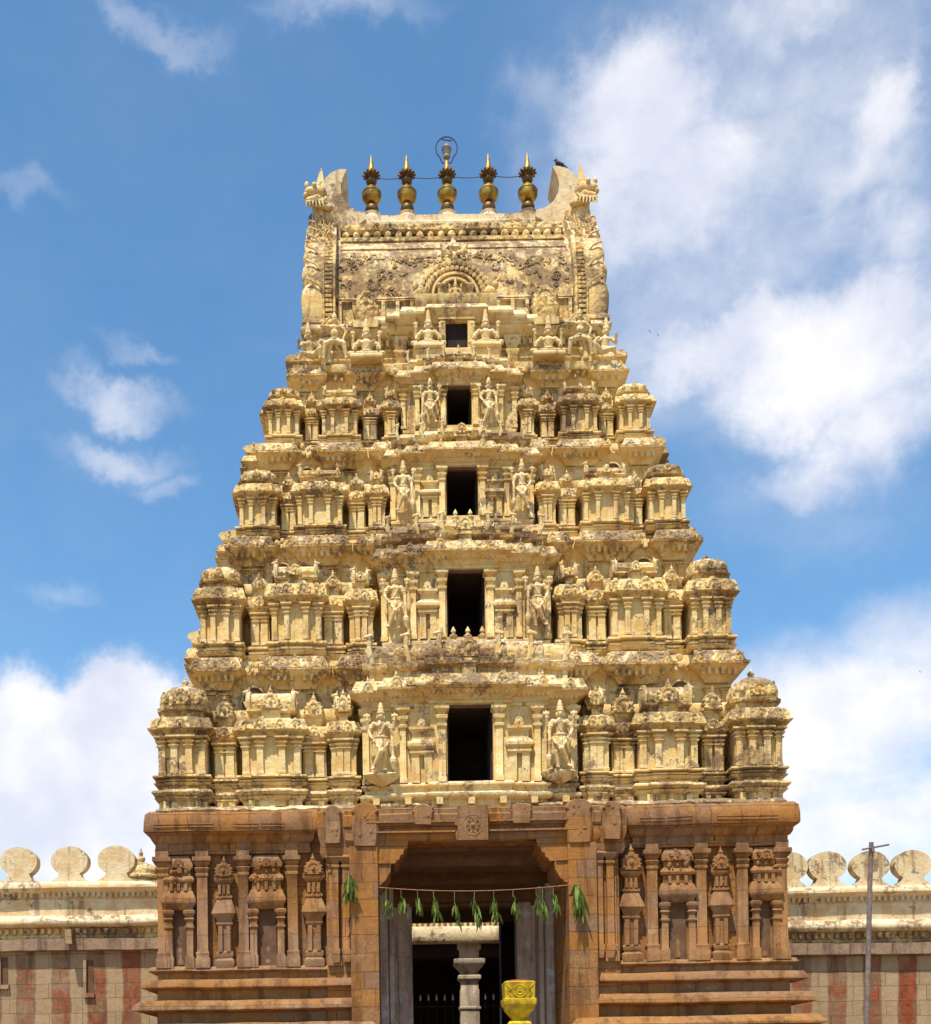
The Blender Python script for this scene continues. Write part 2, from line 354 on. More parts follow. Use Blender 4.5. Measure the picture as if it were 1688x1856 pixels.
# fractions: base0, ledge, base top, capital top, cornice lip, cornice top, neck top, roof top
F1 = dict(blk=.05, l2=(.065, .14), l1=(.17, .26), wt=.56, lip=.60, kt=.71, nk=.77)
F2 = dict(blk=0, l2=None, l1=(.0, .15), wt=.52, lip=.57, kt=.72, nk=.79)
def base_prof(z, H, F, o=1.0):
    p = []
    if F['l2']:
        a, b = F['l2']
        p += [(.02 * o, z + F['blk'] * H), (.10 * o, z + (a + .005) * H), (.10 * o, z + (a + .018) * H), (.06 * o, z + (a + .022) * H), (.13 * o, z + (a + .034) * H), (.17 * o, z + (a + .05) * H), (.16 * o, z + (b - .012) * H), (.10 * o, z + b * H), (.0 * o, z + (b + .003) * H), (.0 * o, z + F['l1'][0] * H)]
    a, b = F['l1']; q = b - a
    for t, ou in ((0, .04), (.10, .10), (.24, .12), (.26, .02), (.36, .02), (.38, .08), (.50, .09), (.52, .01), (.64, .01), (.66, .10), (.74, .14), (.90, .13), (.93, .04), (1.0, .0)): p.append((ou * o, z + (a + q * t) * H))
    return p
def kap_prof(z, H, F, o=1.0):
    L, K = z + F['lip'] * H, z + F['kt'] * H; q = K - L
    return [(0, z + F['wt'] * H), (.05 * o, z + F['wt'] * H + .01), (.05 * o, L - .25 * q), (.12 * o, L - .05 * q), (.20 * o, L), (.22 * o, L + .02), (.22 * o, L + .13 * q), (.175 * o, L + .17 * q), (.16 * o, L + .5 * q), (.10 * o, L + .93 * q), (-.04, K)]

def pavilion(kind, cx, yf, w, dp, z, H, F, o=1.0, rot=None):
    """one miniature shrine; rot = (pivot x, pivot y, angle) turns it onto a side face"""
    name = {'kuta': 'corner_pavilion', 'shala': 'barrel_roof_pavilion', 'panjara': 'narrow_pavilion'}[kind]
    M = None
    if rot: M = Matrix.Translation((rot[0], rot[1], 0)) @ Matrix.Rotation(rot[2], 4, 'Z') @ Matrix.Translation((-rot[0], -rot[1], 0))
    org = Vector((S(cx), yf, z))
    if M: org = M @ org
    H *= rnd.uniform(.975, 1.02); cx += rnd.uniform(-.02, .02)
    x = S(cx); z1 = z + F['l1'][1] * H; z2 = z + F['wt'] * H; s = H / 3.0
    def fin(nm, m, mat, par=None, warp=WARP, smooth=40):
        if M: m.xf(0, M)
        return make(nm, m, mat, par or body, org if par is None and nm == name else org, warp, smooth)
    m = MB(); m.block(x, yf, w, dp, [(0, z), (0, z2 + .02)])
    cw = w * .46
    if kind != 'panjara': m.block(x, yf - .06, cw, .3, [(0, z + .01), (0, z2 + .015)])
    body = fin(name, m, 'cream_stucco', tower)
    m = MB(); m.block(x, yf, w, dp, base_prof(z, H, F, o), .3)
    if kind != 'panjara': m.block(x, yf - .065, cw + .06, .3, [(a, b + .003) for a, b in base_prof(z, H, F, o)])
    if F['blk']:
        k = max(2, int(w / .38))
        for i in range(k):
            bx = x - w / 2 + (i + .5) * w / k + rnd.uniform(-.03, .03)
            m.box(bx - .07, bx + .07, yf - .09, yf + .1, z - .02, z + F['blk'] * H + .01)
        m.box(x - w / 2 + .08, x + w / 2 - .08, yf + .03, yf + dp, z - .02, z + F['blk'] * H)
    fin('base_moulding', m, 'carved_stucco' if rnd.random() < .4 else 'cream_stucco')
    # pilasters
    pw = .135 * s * 1.15
    if kind == 'kuta': xs = [(-w / 2 + pw * .6, 0), (w / 2 - pw * .6, 0), (-cw / 2 + pw * .55, .07), (cw / 2 - pw * .55, .07)]
    elif kind == 'shala': xs = [(-w / 2 + pw * .6, 0), (w / 2 - pw * .6, 0), (-cw / 2 + pw * .4, .07), (cw / 2 - pw * .4, .07)]
    else: xs = [(-w * .24, .0), (w * .24, .0)]
    for dx, f in xs:
        m = MB(); pil(m, x + dx, yf - .075 - f, pw if kind != 'panjara' else w * .36, z1, z2 + .02, s, .2)
        fin('pilaster', m, 'cream_stucco')
    # cornice
    m = MB(); kp = kap_prof(z, H, F, o * (1.0 if kind != 'panjara' else .8)); m.block(x, yf, w, dp, kp, .2)
    if kind != 'panjara': m.block(x, yf - .085, cw + .12, .3, [(a, b + .004) for a, b in kp], .2)
    L, K = z + F['lip'] * H, z + F['kt'] * H; ks = (K - L) * 1.0
    kx = [-w * .38, 0, w * .38] if kind == 'kuta' else ([-w * .42, -w * .17, w * .17, w * .42] if kind == 'shala' else [0])
    for q in kx: kudu(m, x + q, yf - .11 * o - (.085 if abs(q) < cw / 2 and kind != 'panjara' else 0), L + .03, ks * .88, ks * .24, False)
    carving(m, x - w / 2 - .1, x + w / 2 + .1, yf - .155 * o, L + .05, K - .03, 34, .024 * s + .01, .05)
    fin('cornice', m, 'carved_stucco')
    # roof
    nz, tz = z + F['nk'] * H, z + H
    m = MB(); yc = yf + dp * .5
    if kind == 'kuta':
        m.block(x, yf + .10, w - .14, dp - .2, [(0, K - .05), (0, nz)])
        hw, hd = w / 2 + .03, dp / 2 + .03; c = .62
        plan = [(-1, -c), (-c, -1), (-.2, -1.06), (.2, -1.06), (c, -1), (1, -c), (1.05, 0), (1, c), (c, 1), (.2, 1.06), (-.2, 1.06), (-c, 1), (-1, c), (-1.05, 0)]
        plan = plan[1:] + plan[:1]
        rings = []
        for (k, t) in [(.86, 0), (1.02, .03), (1.04, .14), (.93, .18), (.95, .35), (.93, .52), (.84, .70), (.66, .86), (.4, .96), (.12, 1.0)]:
            rings.append([(x + px * hw * k, yc + py * hd * k, nz + (tz - nz) * t) for px, py in plan])
        m.loft(rings)
        kudu(m, x, yc - hd * 1.02, nz + (tz - nz) * .16, (tz - nz) * .55, .1, False)
        for q in (-.62, .62): m.blob((x + q * hw, yc - hd * .93, nz + (tz - nz) * .42), (.09 * s, .07, .13 * s), 7, 5)
        carving(m, x - hw * .8, x + hw * .8, yc - hd * .95, nz + (tz - nz) * .25, nz + (tz - nz) * .75, 20, .03 * s + .01, .2)
        rf = fin('dome_roof', m, 'carved_stucco')
        m = MB(); m.lathe(x, yc, [(.10 * s, tz - .03), (.12 * s, tz + .04 * s), (.05 * s, tz + .07 * s), (.085 * s, tz + .12 * s), (.085 * s, tz + .15 * s), (.03 * s, tz + .19 * s), (.005, tz + .28 * s)], 8)
        if F is F1 or rnd.random() < .4: fin('finial', m, 'cream_stucco')
    elif kind == 'shala':
        tz = z + H * .955
        m.block(x, yf + .10, w - .5 * s, dp - .2, [(0, K - .05), (0, nz)])
        m.block(x, yf - .02, cw * .7, .3, [(0, K - .05), (0, nz), (.05, nz + .02)])
        m.block(x, yf + .03, w - .36 * s, dp - .06, [(0, nz - .01), (.06, nz + .02), (.06, nz + .07 * s), (0, nz + .09 * s)], .25)
        r0 = nz + .08 * s; hh = tz - r0; dd = dp / 2 - .02
        poly = [(yc - dd * .92, r0), (yc - dd * 1.04, r0 + hh * .3), (yc - dd, r0 + hh * .6), (yc - dd * .72, r0 + hh * .87), (yc - dd * .3, r0 + hh), (yc + dd * .3, r0 + hh), (yc + dd * .72, r0 + hh * .87), (yc + dd, r0 + hh * .6), (yc + dd * .92, r0)]
        m.eyz([(a, b) for a, b in poly][::-1], x - w / 2 + .2 * s, x + w / 2 - .2 * s, 5)
        kudu(m, x, yc - dd - .02, r0 - .02, hh * .85, .12, F is F1)
        carving(m, x - w * .3, x + w * .3, yc - dd * 1.04, r0 + .05, r0 + hh * .7, 14, .03 * s + .01, .08)
        fin('barrel_roof', m, 'carved_stucco')
        for sd_ in (-1, 1):
            m = MB(); yali(m, x + sd_ * (w / 2 - .15 * s), yc - dd * .8, r0 - .03, (.50 * s + .1) * rnd.uniform(.8, 1.1), sd_)
            m.eyz([(a + (a - yc) * .12, b + (.05 if b > r0 else 0)) for a, b in poly][::-1], x + sd_ * (w / 2 - .21 * s), x + sd_ * (w / 2 - .13 * s))
            fin('roof_end_beast', m, 'statue_stucco')
    else:
        m.block(x, yf + .02, w * .62, dp - .04, [(0, K - .05), (0, nz - .02 * H), (.05, nz), (.05, nz + .03 * s), (0, nz + .04 * s)])
        kudu(m, x, yf + .02, nz + .03 * s, (z + H * .95 - nz) * .92, .12, True)
        m.block(x, yf + .05, w * .8, dp - .1, [(0, nz), (.02, nz + .08 * H), (-.1, nz + .16 * H)])
        fin('gable_roof', m, 'carved_stucco')
    return body

def wall_prof(z0, zl, s, out=1.0):
    g = lambda k: zl + k * s
    o = s * out
    return [(0, z0), (0, g(-1.32)), (.05 * o, g(-1.30)), (.22 * o, g(-1.22)), (.26 * o, g(-1.16)), (.26 * o, g(-.93)), (.22 * o, g(-.87)), (.0, g(-.86)), (0, g(-.46)), (.05 * o, g(-.45)), (.05 * o, g(-.36)), (.02, g(-.35)), (.07 * o, g(-.27)),
            (.18 * o, g(-.15)), (.34 * o, g(-.06)), (.41 * o, g(-.01)), (.45 * o, g(.01)), (.46 * o, g(.065)), (.40 * o, g(.075)), (.37 * o, g(.11)), (.26 * o, g(.38)), (.22 * o, g(.415)), (-.05, g(.42))]
def dentils(m, x0, x1, y, z0, z1, step=.13):
    k = int((x1 - x0) / step)
    for i in range(k):
        if rnd.random() < .06: continue
        a = x0 + (i + .25) * (x1 - x0) / k
        m.box(a, a + step * .5, y, y + .1, z0, z1)

TIERS = [
    # zfloor, lip z, core half, wall Y, s, pav front, pav z, pav H, F, window(half, z0, z1), bay g, bay face Y, bay lip z
    dict(z0=8.45, zl=12.02, hc=6.65, yw=30.92, s=1.0, yp=30.0, zp=8.50, H=3.12, F=F1, win=(.57, 9.03, 10.93), g=1.0, yb=29.95, bl=11.26,
         kuta=(7.15, 1.3), shala=(4.93, 1.62), pan=[(6.12, .56), (3.88, .6)], half=(3.2, .62)),
    dict(z0=12.40, zl=15.50, hc=5.79, yw=31.76, s=.92, yp=30.76, zp=12.52, H=2.46, F=F2, win=(.49, 12.9, 14.67), g=.81, yb=30.80, bl=14.93,
         kuta=(6.25, 1.12), shala=(4.33, 1.42), pan=[(5.30, .5), (3.38, .52)], half=(2.72, .58)),
    dict(z0=15.85, zl=18.33, hc=5.07, yw=32.46, s=.82, yp=31.60, zp=15.93, H=1.90, F=F2, win=(.42, 16.4, 17.84), g=.705, yb=31.68, bl=17.95,
         kuta=(5.36, 1.04), shala=(3.74, 1.30), pan=[(4.56, .45), (2.76, .46)], half=(2.28, .42)),
    dict(z0=18.60, zl=20.82, hc=4.32, yw=33.20, s=.74, yp=32.36, zp=18.72, H=1.66, F=F2, win=(.34, 19.2, 20.48), g=.58, yb=32.48, bl=20.52,
         kuta=(4.69, .9), shala=(3.20, 1.06), pan=[(3.98, .4), (2.40, .40)], half=(1.90, .34)),
]
def backY(hc): return 42.0 - (7.95 - hc)
for ti, T in enumerate(TIERS):
    s, zl, z0, hc, yw = T['s'], T['zl'], T['z0'], T['hc'], T['yw']; yb_ = backY(hc)
    wh, wz0, wz1 = T['win']; wz1 = min(wz1, T['bl'] - .33 * s - .012); pr = wall_prof(z0, zl, s)
    m = MB(); hw = wh + .02; W = hc - hw; dpt = yb_ - yw
    core = empty('storey', (TX, yw, z0), tower)
    for sg in (-1, 1):   # two masses either side of the doorway
        xa, xb = S(sg * hw), S(sg * hc); xa, xb = min(xa, xb), max(xa, xb)
        m.box(xa, xb, yw, yb_, z0, zl + .4 * s)
    m.box(S(-hw - .1), S(hw + .1), yw + .01, yb_ - .05, wz1, zl + .38 * s)
    m.box(S(-hw - .1), S(hw + .1), yw + .01, yb_ - .05, z0, wz0)
    m.box(S(-hw - .1), S(hw + .1), yw + 2.6, yw + 2.9, z0 + .1, zl)
    make('storey_wall', m, 'cream_stucco', core, warp=0)
    m = MB()
    pr0 = [(o * (1.15 if z < zl - .8 * s else .30), z - .02 * s) for o, z in pr[1:]]
    m.sweep([(S(-hc), yw), (S(-T['half'][0]), yw), (S(-T['half'][0]), yw + 1.2), (S(-hc + 1.2), yw + 1.2), (S(-hc + 1.2), yb_), (S(-hc), yb_)], pr0, .35)
    make('storey_cornice', m, 'cream_stucco', core, warp=WARP); m = MB()
    m.sweep([(S(T['half'][0]), yw), (S(hc), yw), (S(hc), yb_), (S(hc - 1.2), yb_), (S(hc - 1.2), yw + 1.2), (S(T['half'][0]), yw + 1.2)], pr0, .35)
    make('storey_cornice', m, 'cream_stucco', core, warp=WARP)
    # projecting bays of the cornice: corner and barrel pavilions stand on them in the tier above
    nx = TIERS[ti + 1] if ti < 3 else None
    hk = hc + .42 * s
    lips = [(hk - 1.42 * s, hk)]
    if nx: lips += [(nx['shala'][0] - nx['shala'][1] / 2 - .16, nx['shala'][0] + nx['shala'][1] / 2 + .20), (nx['half'][0] - .45 * s - .1, nx['shala'][0] - nx['shala'][1] / 2 - .26)]
    else: lips += [(2.0, 3.05), (1.5, 1.9)]
    bays = [((a + b) / 2, b - a - .84 * s) for a, b in lips]
    for sg in (-1, 1):
        for bi, (bc, bw) in enumerate(bays):
            m = MB(); bx = S(sg * bc)
            m.block(bx, yw - .10, bw, 1.6 if bi == 0 else .8, [(a, b + .012) for a, b in pr[11:]], .25)
            m.block(bx, yw - .06, bw, .6, [(0, zl - .95 * s), (0, zl - .44 * s)])
            for q in (-1, 1): pil(m, bx + q * (bw / 2 - .09), yw - .13, .15 * s, zl - .92 * s, zl - .44 * s, .8 * s, .2)
            dentils(m, bx - bw / 2 - .2 * s, bx + bw / 2 + .2 * s, yw - .10 - .33 * s, zl - .2 * s, zl - .04 * s, .15)
            m2 = MB(); L, K = zl + .04 * s, zl + .42 * s; yk = yw - .10 - .44 * s
            m2.block(bx, yw - .10, bw, 1.6 if bi == 0 else .8, [(a + .004, b + .012) for a, b in pr[-6:]], .12)
            ks = (K - L) * .82; nk = 3 if bi else 3
            for q in range(nk): kudu(m2, bx + (q / (nk - 1) - .5) * (bw + .42 * s), yk + .13 * s, L + .04 * s, ks * .86, ks * .22, rnd.random() < .3)
            carving(m2, bx - bw / 2 - .36 * s, bx + bw / 2 + .36 * s, yk + .075 * s, L + .08 * s, K - .03 * s, 44, .034 * s, .10 * s)
            carving(m2, bx - bw / 2 - .42 * s, bx + bw / 2 + .42 * s, yk - .015, L - .02, L + .05, 60, .026 * s, 0)
            make('bay_cornice', m, 'cream_stucco', core, warp=WARP)
            make('carved_frieze', m2, 'weathered_stucco', core, warp=WARP)
        # dark arched plate, painting the shade of a niche between the bays
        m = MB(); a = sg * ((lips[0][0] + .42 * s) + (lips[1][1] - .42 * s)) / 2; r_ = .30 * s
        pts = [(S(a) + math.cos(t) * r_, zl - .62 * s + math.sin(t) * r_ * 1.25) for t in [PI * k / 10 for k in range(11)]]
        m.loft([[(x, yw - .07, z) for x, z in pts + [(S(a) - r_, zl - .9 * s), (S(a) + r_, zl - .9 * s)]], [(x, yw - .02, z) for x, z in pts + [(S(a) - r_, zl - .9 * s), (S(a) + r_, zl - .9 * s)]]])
        make('niche_shade_plate', m, 'plaster_and_shade', core)
        m = MB(); m.tube([(x, yw - .09, z) for x, z in pts], .03 * s, 5)
        for q in range(9): m.blob((S(a) + rnd.uniform(-.16, .16), yw - .22 * s, zl + .03 + rnd.uniform(0, .3)), (.06, .06, .07), 6, 4)
        make('shell_arch', m, 'cream_stucco', core, warp=WARP)
    # pavilions
    F, H, zp, yp, o = T['F'], T['H'], T['zp'], T['yp'], s
    kc, kw = T['kuta']; dpp = max(yw - yp + .05, .5)
    kw -= .12 * s
    for sg in (-1, 1):
        pavilion('kuta', sg * kc, yp, kw, kw, zp, H, F, o)
        pavilion('shala', sg * T['shala'][0], yp + .02, T['shala'][1] - .16 * s, dpp, zp, H, F, o)
        for c_, w_ in T['pan']: pavilion('panjara', sg * c_, yp + .30, w_ - .02 * s, dpp - .26, zp + .02, H * .93, F, o * .7)
        # inner pavilion half hidden by the central bay
        pavilion('shala', sg * (T['half'][0] - .05), yp + .16, T['half'][1] + .02, dpp - .1, zp + .01, H * .97, F, o * .8)
        # side face rows
        xo = kc + kw / 2; ymid = (yp + 42 - (7.95 - xo)) / 2 + .2
        L_ = 42 - (7.95 - xo) - yp
        rot = (S(sg * xo), ymid, -sg * -PI / 2)
        for (off, kd, ww, inn) in ((0, 'shala', 2.3 * s, -.95 if ti else -.25), (-L_ * .24, 'panjara', .6 * s, .2), (L_ * .24, 'panjara', .6 * s, .2)):
            pavilion(kd, sg * xo + off, ymid + inn, ww, xo - hc + .1 - inn, zp, H * (.98 if kd == 'shala' else .92), F, o, rot=(S(sg * xo), ymid, sg * PI / 2))
        m = MB(); m.sweep([(S(sg * (hc + (.14 if sg > 0 else .99))), ymid - 1.35 * s), (S(sg * (hc + (.6 if sg < 0 else .14))) if False else S(sg * (hc + (.14 if sg > 0 else .99))) + .85, ymid - 1.35 * s), (S(sg * (hc + (.14 if sg > 0 else .99))) + .85, ymid + 1.35 * s), (S(sg * (hc + (.14 if sg > 0 else .99))), ymid + 1.35 * s)][:4], [(a * .9, b + .02) for a, b in pr[11:]], .4)
        make('side_bay_cornice', m, 'weathered_stucco', core, warp=WARP)
    # low plinth the pavilions stand on
    m = MB(); xo = kc + kw / 2
    m.box(S(-xo + .12), S(-wh - .1), yp + .30, yw + .2, z0 - .05, zp + .12); m.box(S(wh + .1), S(xo - .12), yp + .30, yw + .2, z0 - .05, zp + .12)
    for sg in (-1, 1):
        a, b = sorted((S(sg * (hc - .2)), S(sg * (xo - .3)))); m.box(a, b, yp + .5, 42 - (7.95 - xo), z0 - .05, zp + .1)
    make('pavilion_ledge', m, 'weathered_stucco', core, warp=WARP)

    # ---------------- central bay
    g, yb, bl = T['g'], T['yb'], T['bl']
    bay = empty('central_bay', (TX, yb, z0), tower)
    flo = z0 + .05
    bw3, bw2, bw1 = 2.95 * g - .35 * s, 2.1 * g - .2, 1.03 * g - .05
    bw1 = max(bw1, wh + .16)
    m = MB()
    for sg in (-1, 1):
        for (u0, u1, yy) in ((wh, bw1, yb - .12), (bw1 - .02, bw2, yb - .03), (bw2 - .02, bw3, yb + .08)):
            a, b = sorted((S(sg * u0), S(sg * u1))); m.box(a, b, yy, yw + .3, flo, bl - .1)
    m.box(S(-wh - .02), S(wh + .02), yb - .118, yw + .2, wz1, bl - .12); m.box(S(-wh - .02), S(wh + .02), yb - .118, yw + .2, flo, wz0)
    make('bay_wall', m, 'cream_stucco', bay, warp=0)
    # near-black linings paint the shade of the room behind the opening
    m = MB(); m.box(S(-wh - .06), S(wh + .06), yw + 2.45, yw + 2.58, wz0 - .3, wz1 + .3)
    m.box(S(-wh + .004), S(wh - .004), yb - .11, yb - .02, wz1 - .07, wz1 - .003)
    make('door_lintel', m, 'plaster_and_shade', bay)
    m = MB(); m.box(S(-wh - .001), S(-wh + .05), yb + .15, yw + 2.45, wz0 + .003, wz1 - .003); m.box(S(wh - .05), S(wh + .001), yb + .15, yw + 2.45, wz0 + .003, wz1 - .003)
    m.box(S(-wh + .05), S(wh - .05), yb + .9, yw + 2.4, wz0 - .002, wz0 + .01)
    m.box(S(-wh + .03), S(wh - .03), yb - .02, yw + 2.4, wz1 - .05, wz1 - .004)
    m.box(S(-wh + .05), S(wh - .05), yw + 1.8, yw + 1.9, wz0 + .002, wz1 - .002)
    make('room_shade_panel', m, 'interior_shade_paint', bay)
    # base steps under the bay
    m = MB()
    if ti == 0:
        bpz = [(0, 8.3), (0, 8.56), (.10, 8.60), (.14, 8.66), (.14, 8.72), (.06, 8.76), (.02, 8.78), (.02, 8.86), (.10, 8.92), (.10, 8.96), (.0, 9.03)]
        for (hh, yy, dz) in ((bw3, yb + .06, 0), (bw2, yb - .05, .003), (bw1, yb - .14, .006)): m.block(S(0), yy, 2 * hh, .8, [(a, b + dz - .012) for a, b in bpz], .3)
        for q in range(7): bx = S((q - 3) * .78); m.box(bx - .08, bx + .08, yb - .27, yb, 8.44, 8.60)
        for sg in (-1, 1): m.lathe(S(sg * 2.2), yb - .12, [(.05, 8.92), (.3, 9.02), (.42, 9.12), (.46, 9.2), (.40, 9.24)], 14, 1, .5)
    else:
        zz = wz0
        m.block(S(0), yb - .05, 2 * bw2, .8, [(.0, flo), (.02, zz - .2), (.08, zz - .15), (.08, zz - .08), (.0, zz - .02)], .3)
        m.block(S(0), yb + .06, 2 * bw3, .8, [(.0, flo), (.02, zz - .2), (.08, zz - .15), (.08, zz - .08), (.0, zz - .022)], .3)
    make('bay_plinth', m, 'cream_stucco', bay, warp=WARP)
    # pilasters of the bay
    zpb = (9.0 if ti == 0 else wz0 - .03); zpt = bl - .34 * s
    pls = [(wh + .11 * s + .02, yb - .20, .15), (1.66 * g if ti < 3 else 1.12, yb - .12, .13), (2.58 * g if ti < 3 else 1.5, yb + .0, .14)]
    for sg in (-1, 1):
        for (u_, yy, ww) in pls:
            m = MB(); pil(m, S(sg * u_), yy, ww * (s + .15), zpb, zpt, s, .22); make('pilaster', m, 'cream_stucco', bay, warp=WARP)
    # wall shrine between doorway and guardian
    if ti < 3:
        for sg in (-1, 1):
            m = MB(); cx = S(sg * 1.2 * g * (1.0 if ti else 1.0)); hh = (zpt - zpb); ww = .6 * g
            for q in (-1, 1): m.box(cx + q * ww * .27 - ww * .16, cx + q * ww * .27 + ww * .16, yb - .14, yb, zpb, zpb + hh * .36)
            m.block(cx, yb - .15, ww * .86, .2, [(0, zpb + hh * .36), (.04, zpb + hh * .38), (.04, zpb + hh * .41), (.0, zpb + hh * .42), (.09, zpb + hh * .46), (.09, zpb + hh * .50), (0, zpb + hh * .55), (-.03, zpb + hh * .56), (-.03, zpb + hh * .64), (.05, zpb + hh * .68), (.05, zpb + hh * .71), (-.02, zpb + hh * .72)])
            kudu(m, cx, yb - .12, zpb + hh * .71, ww * .42, .06, True)
            make('wall_shrine', m, 'cream_stucco', bay, warp=WARP)
    # cornice of the bay in three steps
    for (hh, yy, dz, ss) in ((bw3, yb + .08, -.07 * s, 1), (bw2, yb - .03, -.02 * s, 1), (bw1, yb - .13, .03 * s, 1)):
        m = MB(); z_ = bl + dz
        prb = [(0, z_ - .36 * s), (.04 * s, z_ - .35 * s), (.04 * s, z_ - .28 * s), (.01, z_ - .27 * s), (.07 * s, z_ - .2 * s), (.18 * s, z_ - .09 * s), (.31 * s, z_ - .01), (.36 * s, z_), (.37 * s, z_ + .055 * s), (.31 * s, z_ + .065 * s), (.29 * s, z_ + .10 * s), (.19 * s, z_ + .33 * s), (.02, z_ + .36 * s)]
        if hh == bw1: m.block(S(0), yy, 2 * hh, 1.0, prb, .3)
        else:
            for sg in (-1, 1): a_, b_ = sorted((S(sg * (wh + .03)), S(sg * hh))); m.block((a_ + b_) / 2, yy, b_ - a_, 1.0, prb, .3)
        dentils(m, S(-hh) - .1 * s, S(hh) + .1 * s, yy - .19 * s, z_ - .15 * s, z_ - .08 * s, .12)
        make('bay_cornice', m, 'cream_stucco', bay, warp=WARP)
        m = MB(); ks = .28 * s; m.block(S(0), yy, 2 * hh, 1.0, [(a + .005, b + .004) for a, b in prb[-6:]], .12)
        for q in ((hh - .1, -hh + .1) if hh > bw1 else (-hh * .8, hh * .8)): kudu(m, S(q), yy - .24 * s, z_ + .06 * s, ks * 1.05, ks * .3, rnd.random() < .6)
        if hh == bw2: [kudu(m, S(q * (bw1 + bw2) / 2), yy - .29 * s, z_ + .07 * s, ks * .8, ks * .3, False) for q in (-1, 1)]
        carving(m, S(-hh) - .2 * s, S(hh) + .2 * s, yy - .295 * s, z_ + .09 * s, z_ + .33 * s, 40, .036 * s, .12 * s)
        carving(m, S(-hh) - .3 * s, S(hh) + .3 * s, yy - .36 * s, z_ + .0, z_ + .06 * s, 60, .024 * s, 0)
        make('carved_frieze', m, 'weathered_stucco', bay, warp=WARP)
    # barrel roof with rearing beasts above the bay
    zr = bl + .34 * s; yr = yb - .05
    top = (12.62, 15.98, 18.80, 21.22)[ti]
    hr = top - zr; wbot = None
    for (hh, yy, dz) in ((bw3 * .97, yr + .12, -.03), (bw2 * 1.0, yr + .03, 0), (bw1, yr - .06, .03)):
        m = MB()
        m.block(S(0), yy + .06, 2 * hh - .1, .9, [(0, zr - .05), (0, zr + hr * .22 + dz)])
        k = max(2, int(hh * 2 / .8))
        for q in range(k + 1): bx = S(-hh + .12 + (2 * hh - .24) * q / k); m.box(bx - .06 * s, bx + .06 * s, yy - .02, yy + .2, zr - .03, zr + hr * .22 + dz)
        m.block(S(0), yy, 2 * hh, .9, [(0, zr + hr * .22 + dz), (.10 * s, zr + hr * .27 + dz), (.13 * s, zr + hr * .40 + dz), (.04, zr + hr * .44 + dz)], .3)
        a0 = zr + hr * .42 + dz; a1 = top + dz - .02; q = a1 - a0
        m.eyz([(yy + .05, a0), (yy - .03, a0 + q * .3), (yy - .0, a0 + q * .62), (yy + .14, a0 + q * .88), (yy + .32, a1), (yy + .9, a1), (yy + .95, a0)][::-1], S(-hh + .05), S(hh - .05), 8)
        carving(m, S(-hh + .1), S(hh - .1), yy - .01, a0 + q * .15, a0 + q * .7, 10, .042 * s, .02)
        make('bay_roof', m, 'weathered_stucco', bay, warp=WARP * 1.6)
    for sg in (-1, 1):
        for (u_, yy) in ((bw1 * .72, yr - .12), (bw2 * .80, yr - .02), (bw3 * .93, yr + .06)):
            m = MB(); yali(m, S(sg * u_), yy, zr + hr * .40, hr * .80, sg); make('rearing_beast', m, 'statue_stucco', bay, warp=WARP)
    m = MB(); ks = hr * .5; m.box(S(-.17 * s), S(.17 * s), yr - .17, yr, zr - .02, zr + hr * .3); m.box(S(-.24 * s), S(.24 * s), yr - .22, yr, zr + hr * .3, zr + hr * .42)
    kudu(m, S(0), yr - .12, zr + hr * .42, ks, .12, ti == 3)
    make('gable_ornament', m, 'carved_stucco', bay, warp=WARP)
    if ti in (0, 1):
        for q in ((-.36, 0, .36) if ti == 0 else (-.22, .16)):
            m = MB(); zz = top - .02; k = .8 * s
            m.lathe(S(q), yr + .25, [(.12 * k, zz), (.07 * k, zz + .05 * k), (.13 * k, zz + .12 * k), (.13 * k, zz + .17 * k), (.05 * k, zz + .22 * k), (.05 * k, zz + .26 * k), (.08 * k, zz + .29 * k), (.07 * k, zz + .35 * k), (.005, zz + .46 * k)], 10)
            make('finial', m, 'statue_stucco', bay)

# ---------------- top storey and barrel roof
core = empty('storey', (TX, 33.5, 21.1), tower)
hc5, yw5 = 3.98, 33.52; yb5 = 72 - yw5
m = MB()
for sg in (-1, 1):
    a, b = sorted((S(sg * .31), S(sg * hc5))); m.box(a, b, yw5, yb5, 21.0, 22.6)
m.box(S(-.32), S(.32), yw5 + .01, yb5, 22.44, 22.6); m.box(S(-.32), S(.32), yw5 + .01, yb5, 21.0, 21.6)
make('storey_wall', m, 'cream_stucco', core)
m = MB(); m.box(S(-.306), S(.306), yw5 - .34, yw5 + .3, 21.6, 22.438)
make('room_shade_panel', m, 'interior_shade_paint', core)  # solid near-black panel, paints the opening's shade
m = MB()
def band(x0, x1, y, z, o, h):   # string course
    m.block((x0 + x1) / 2, y, x1 - x0, .3, [(0, z), (o, z + h * .3), (o, z + h * .7), (0, z + h)], .3)
for sg in (-1, 1):
    a, b = sorted((S(sg * .9), S(sg * hc5)))
    band(a, b, yw5 - .01, 21.15, .16, .12); band(a, b, yw5 - .01, 21.35, .09, .08); band(a, b, yw5 - .01, 21.62, .05, .08); band(a, b, yw5 - .01, 21.85, .07, .06)
    for q in (1.55, 2.45, 3.6):
        m.block(S(sg * q), yw5 - .1, .28, .2, [(0, 21.2), (0, 21.72), (.05, 21.78), (.05, 21.84), (0, 21.88), (.1, 22.12), (.1, 22.2)])
    dentils(m, a, b, yw5 - .14, 21.98, 22.12, .15)
make('string_courses', m, 'cream_stucco', core, warp=WARP)
m = MB()   # stepped eave
pe = [(0, 22.12), (.05, 22.13), (.12, 22.2), (.27, 22.3), (.30, 22.33), (.31, 22.4), (.26, 22.44), (.2, 22.56), (.02, 22.62)]
m.block(S(0), yw5, 2 * hc5, yb5 - yw5, pe, .3)
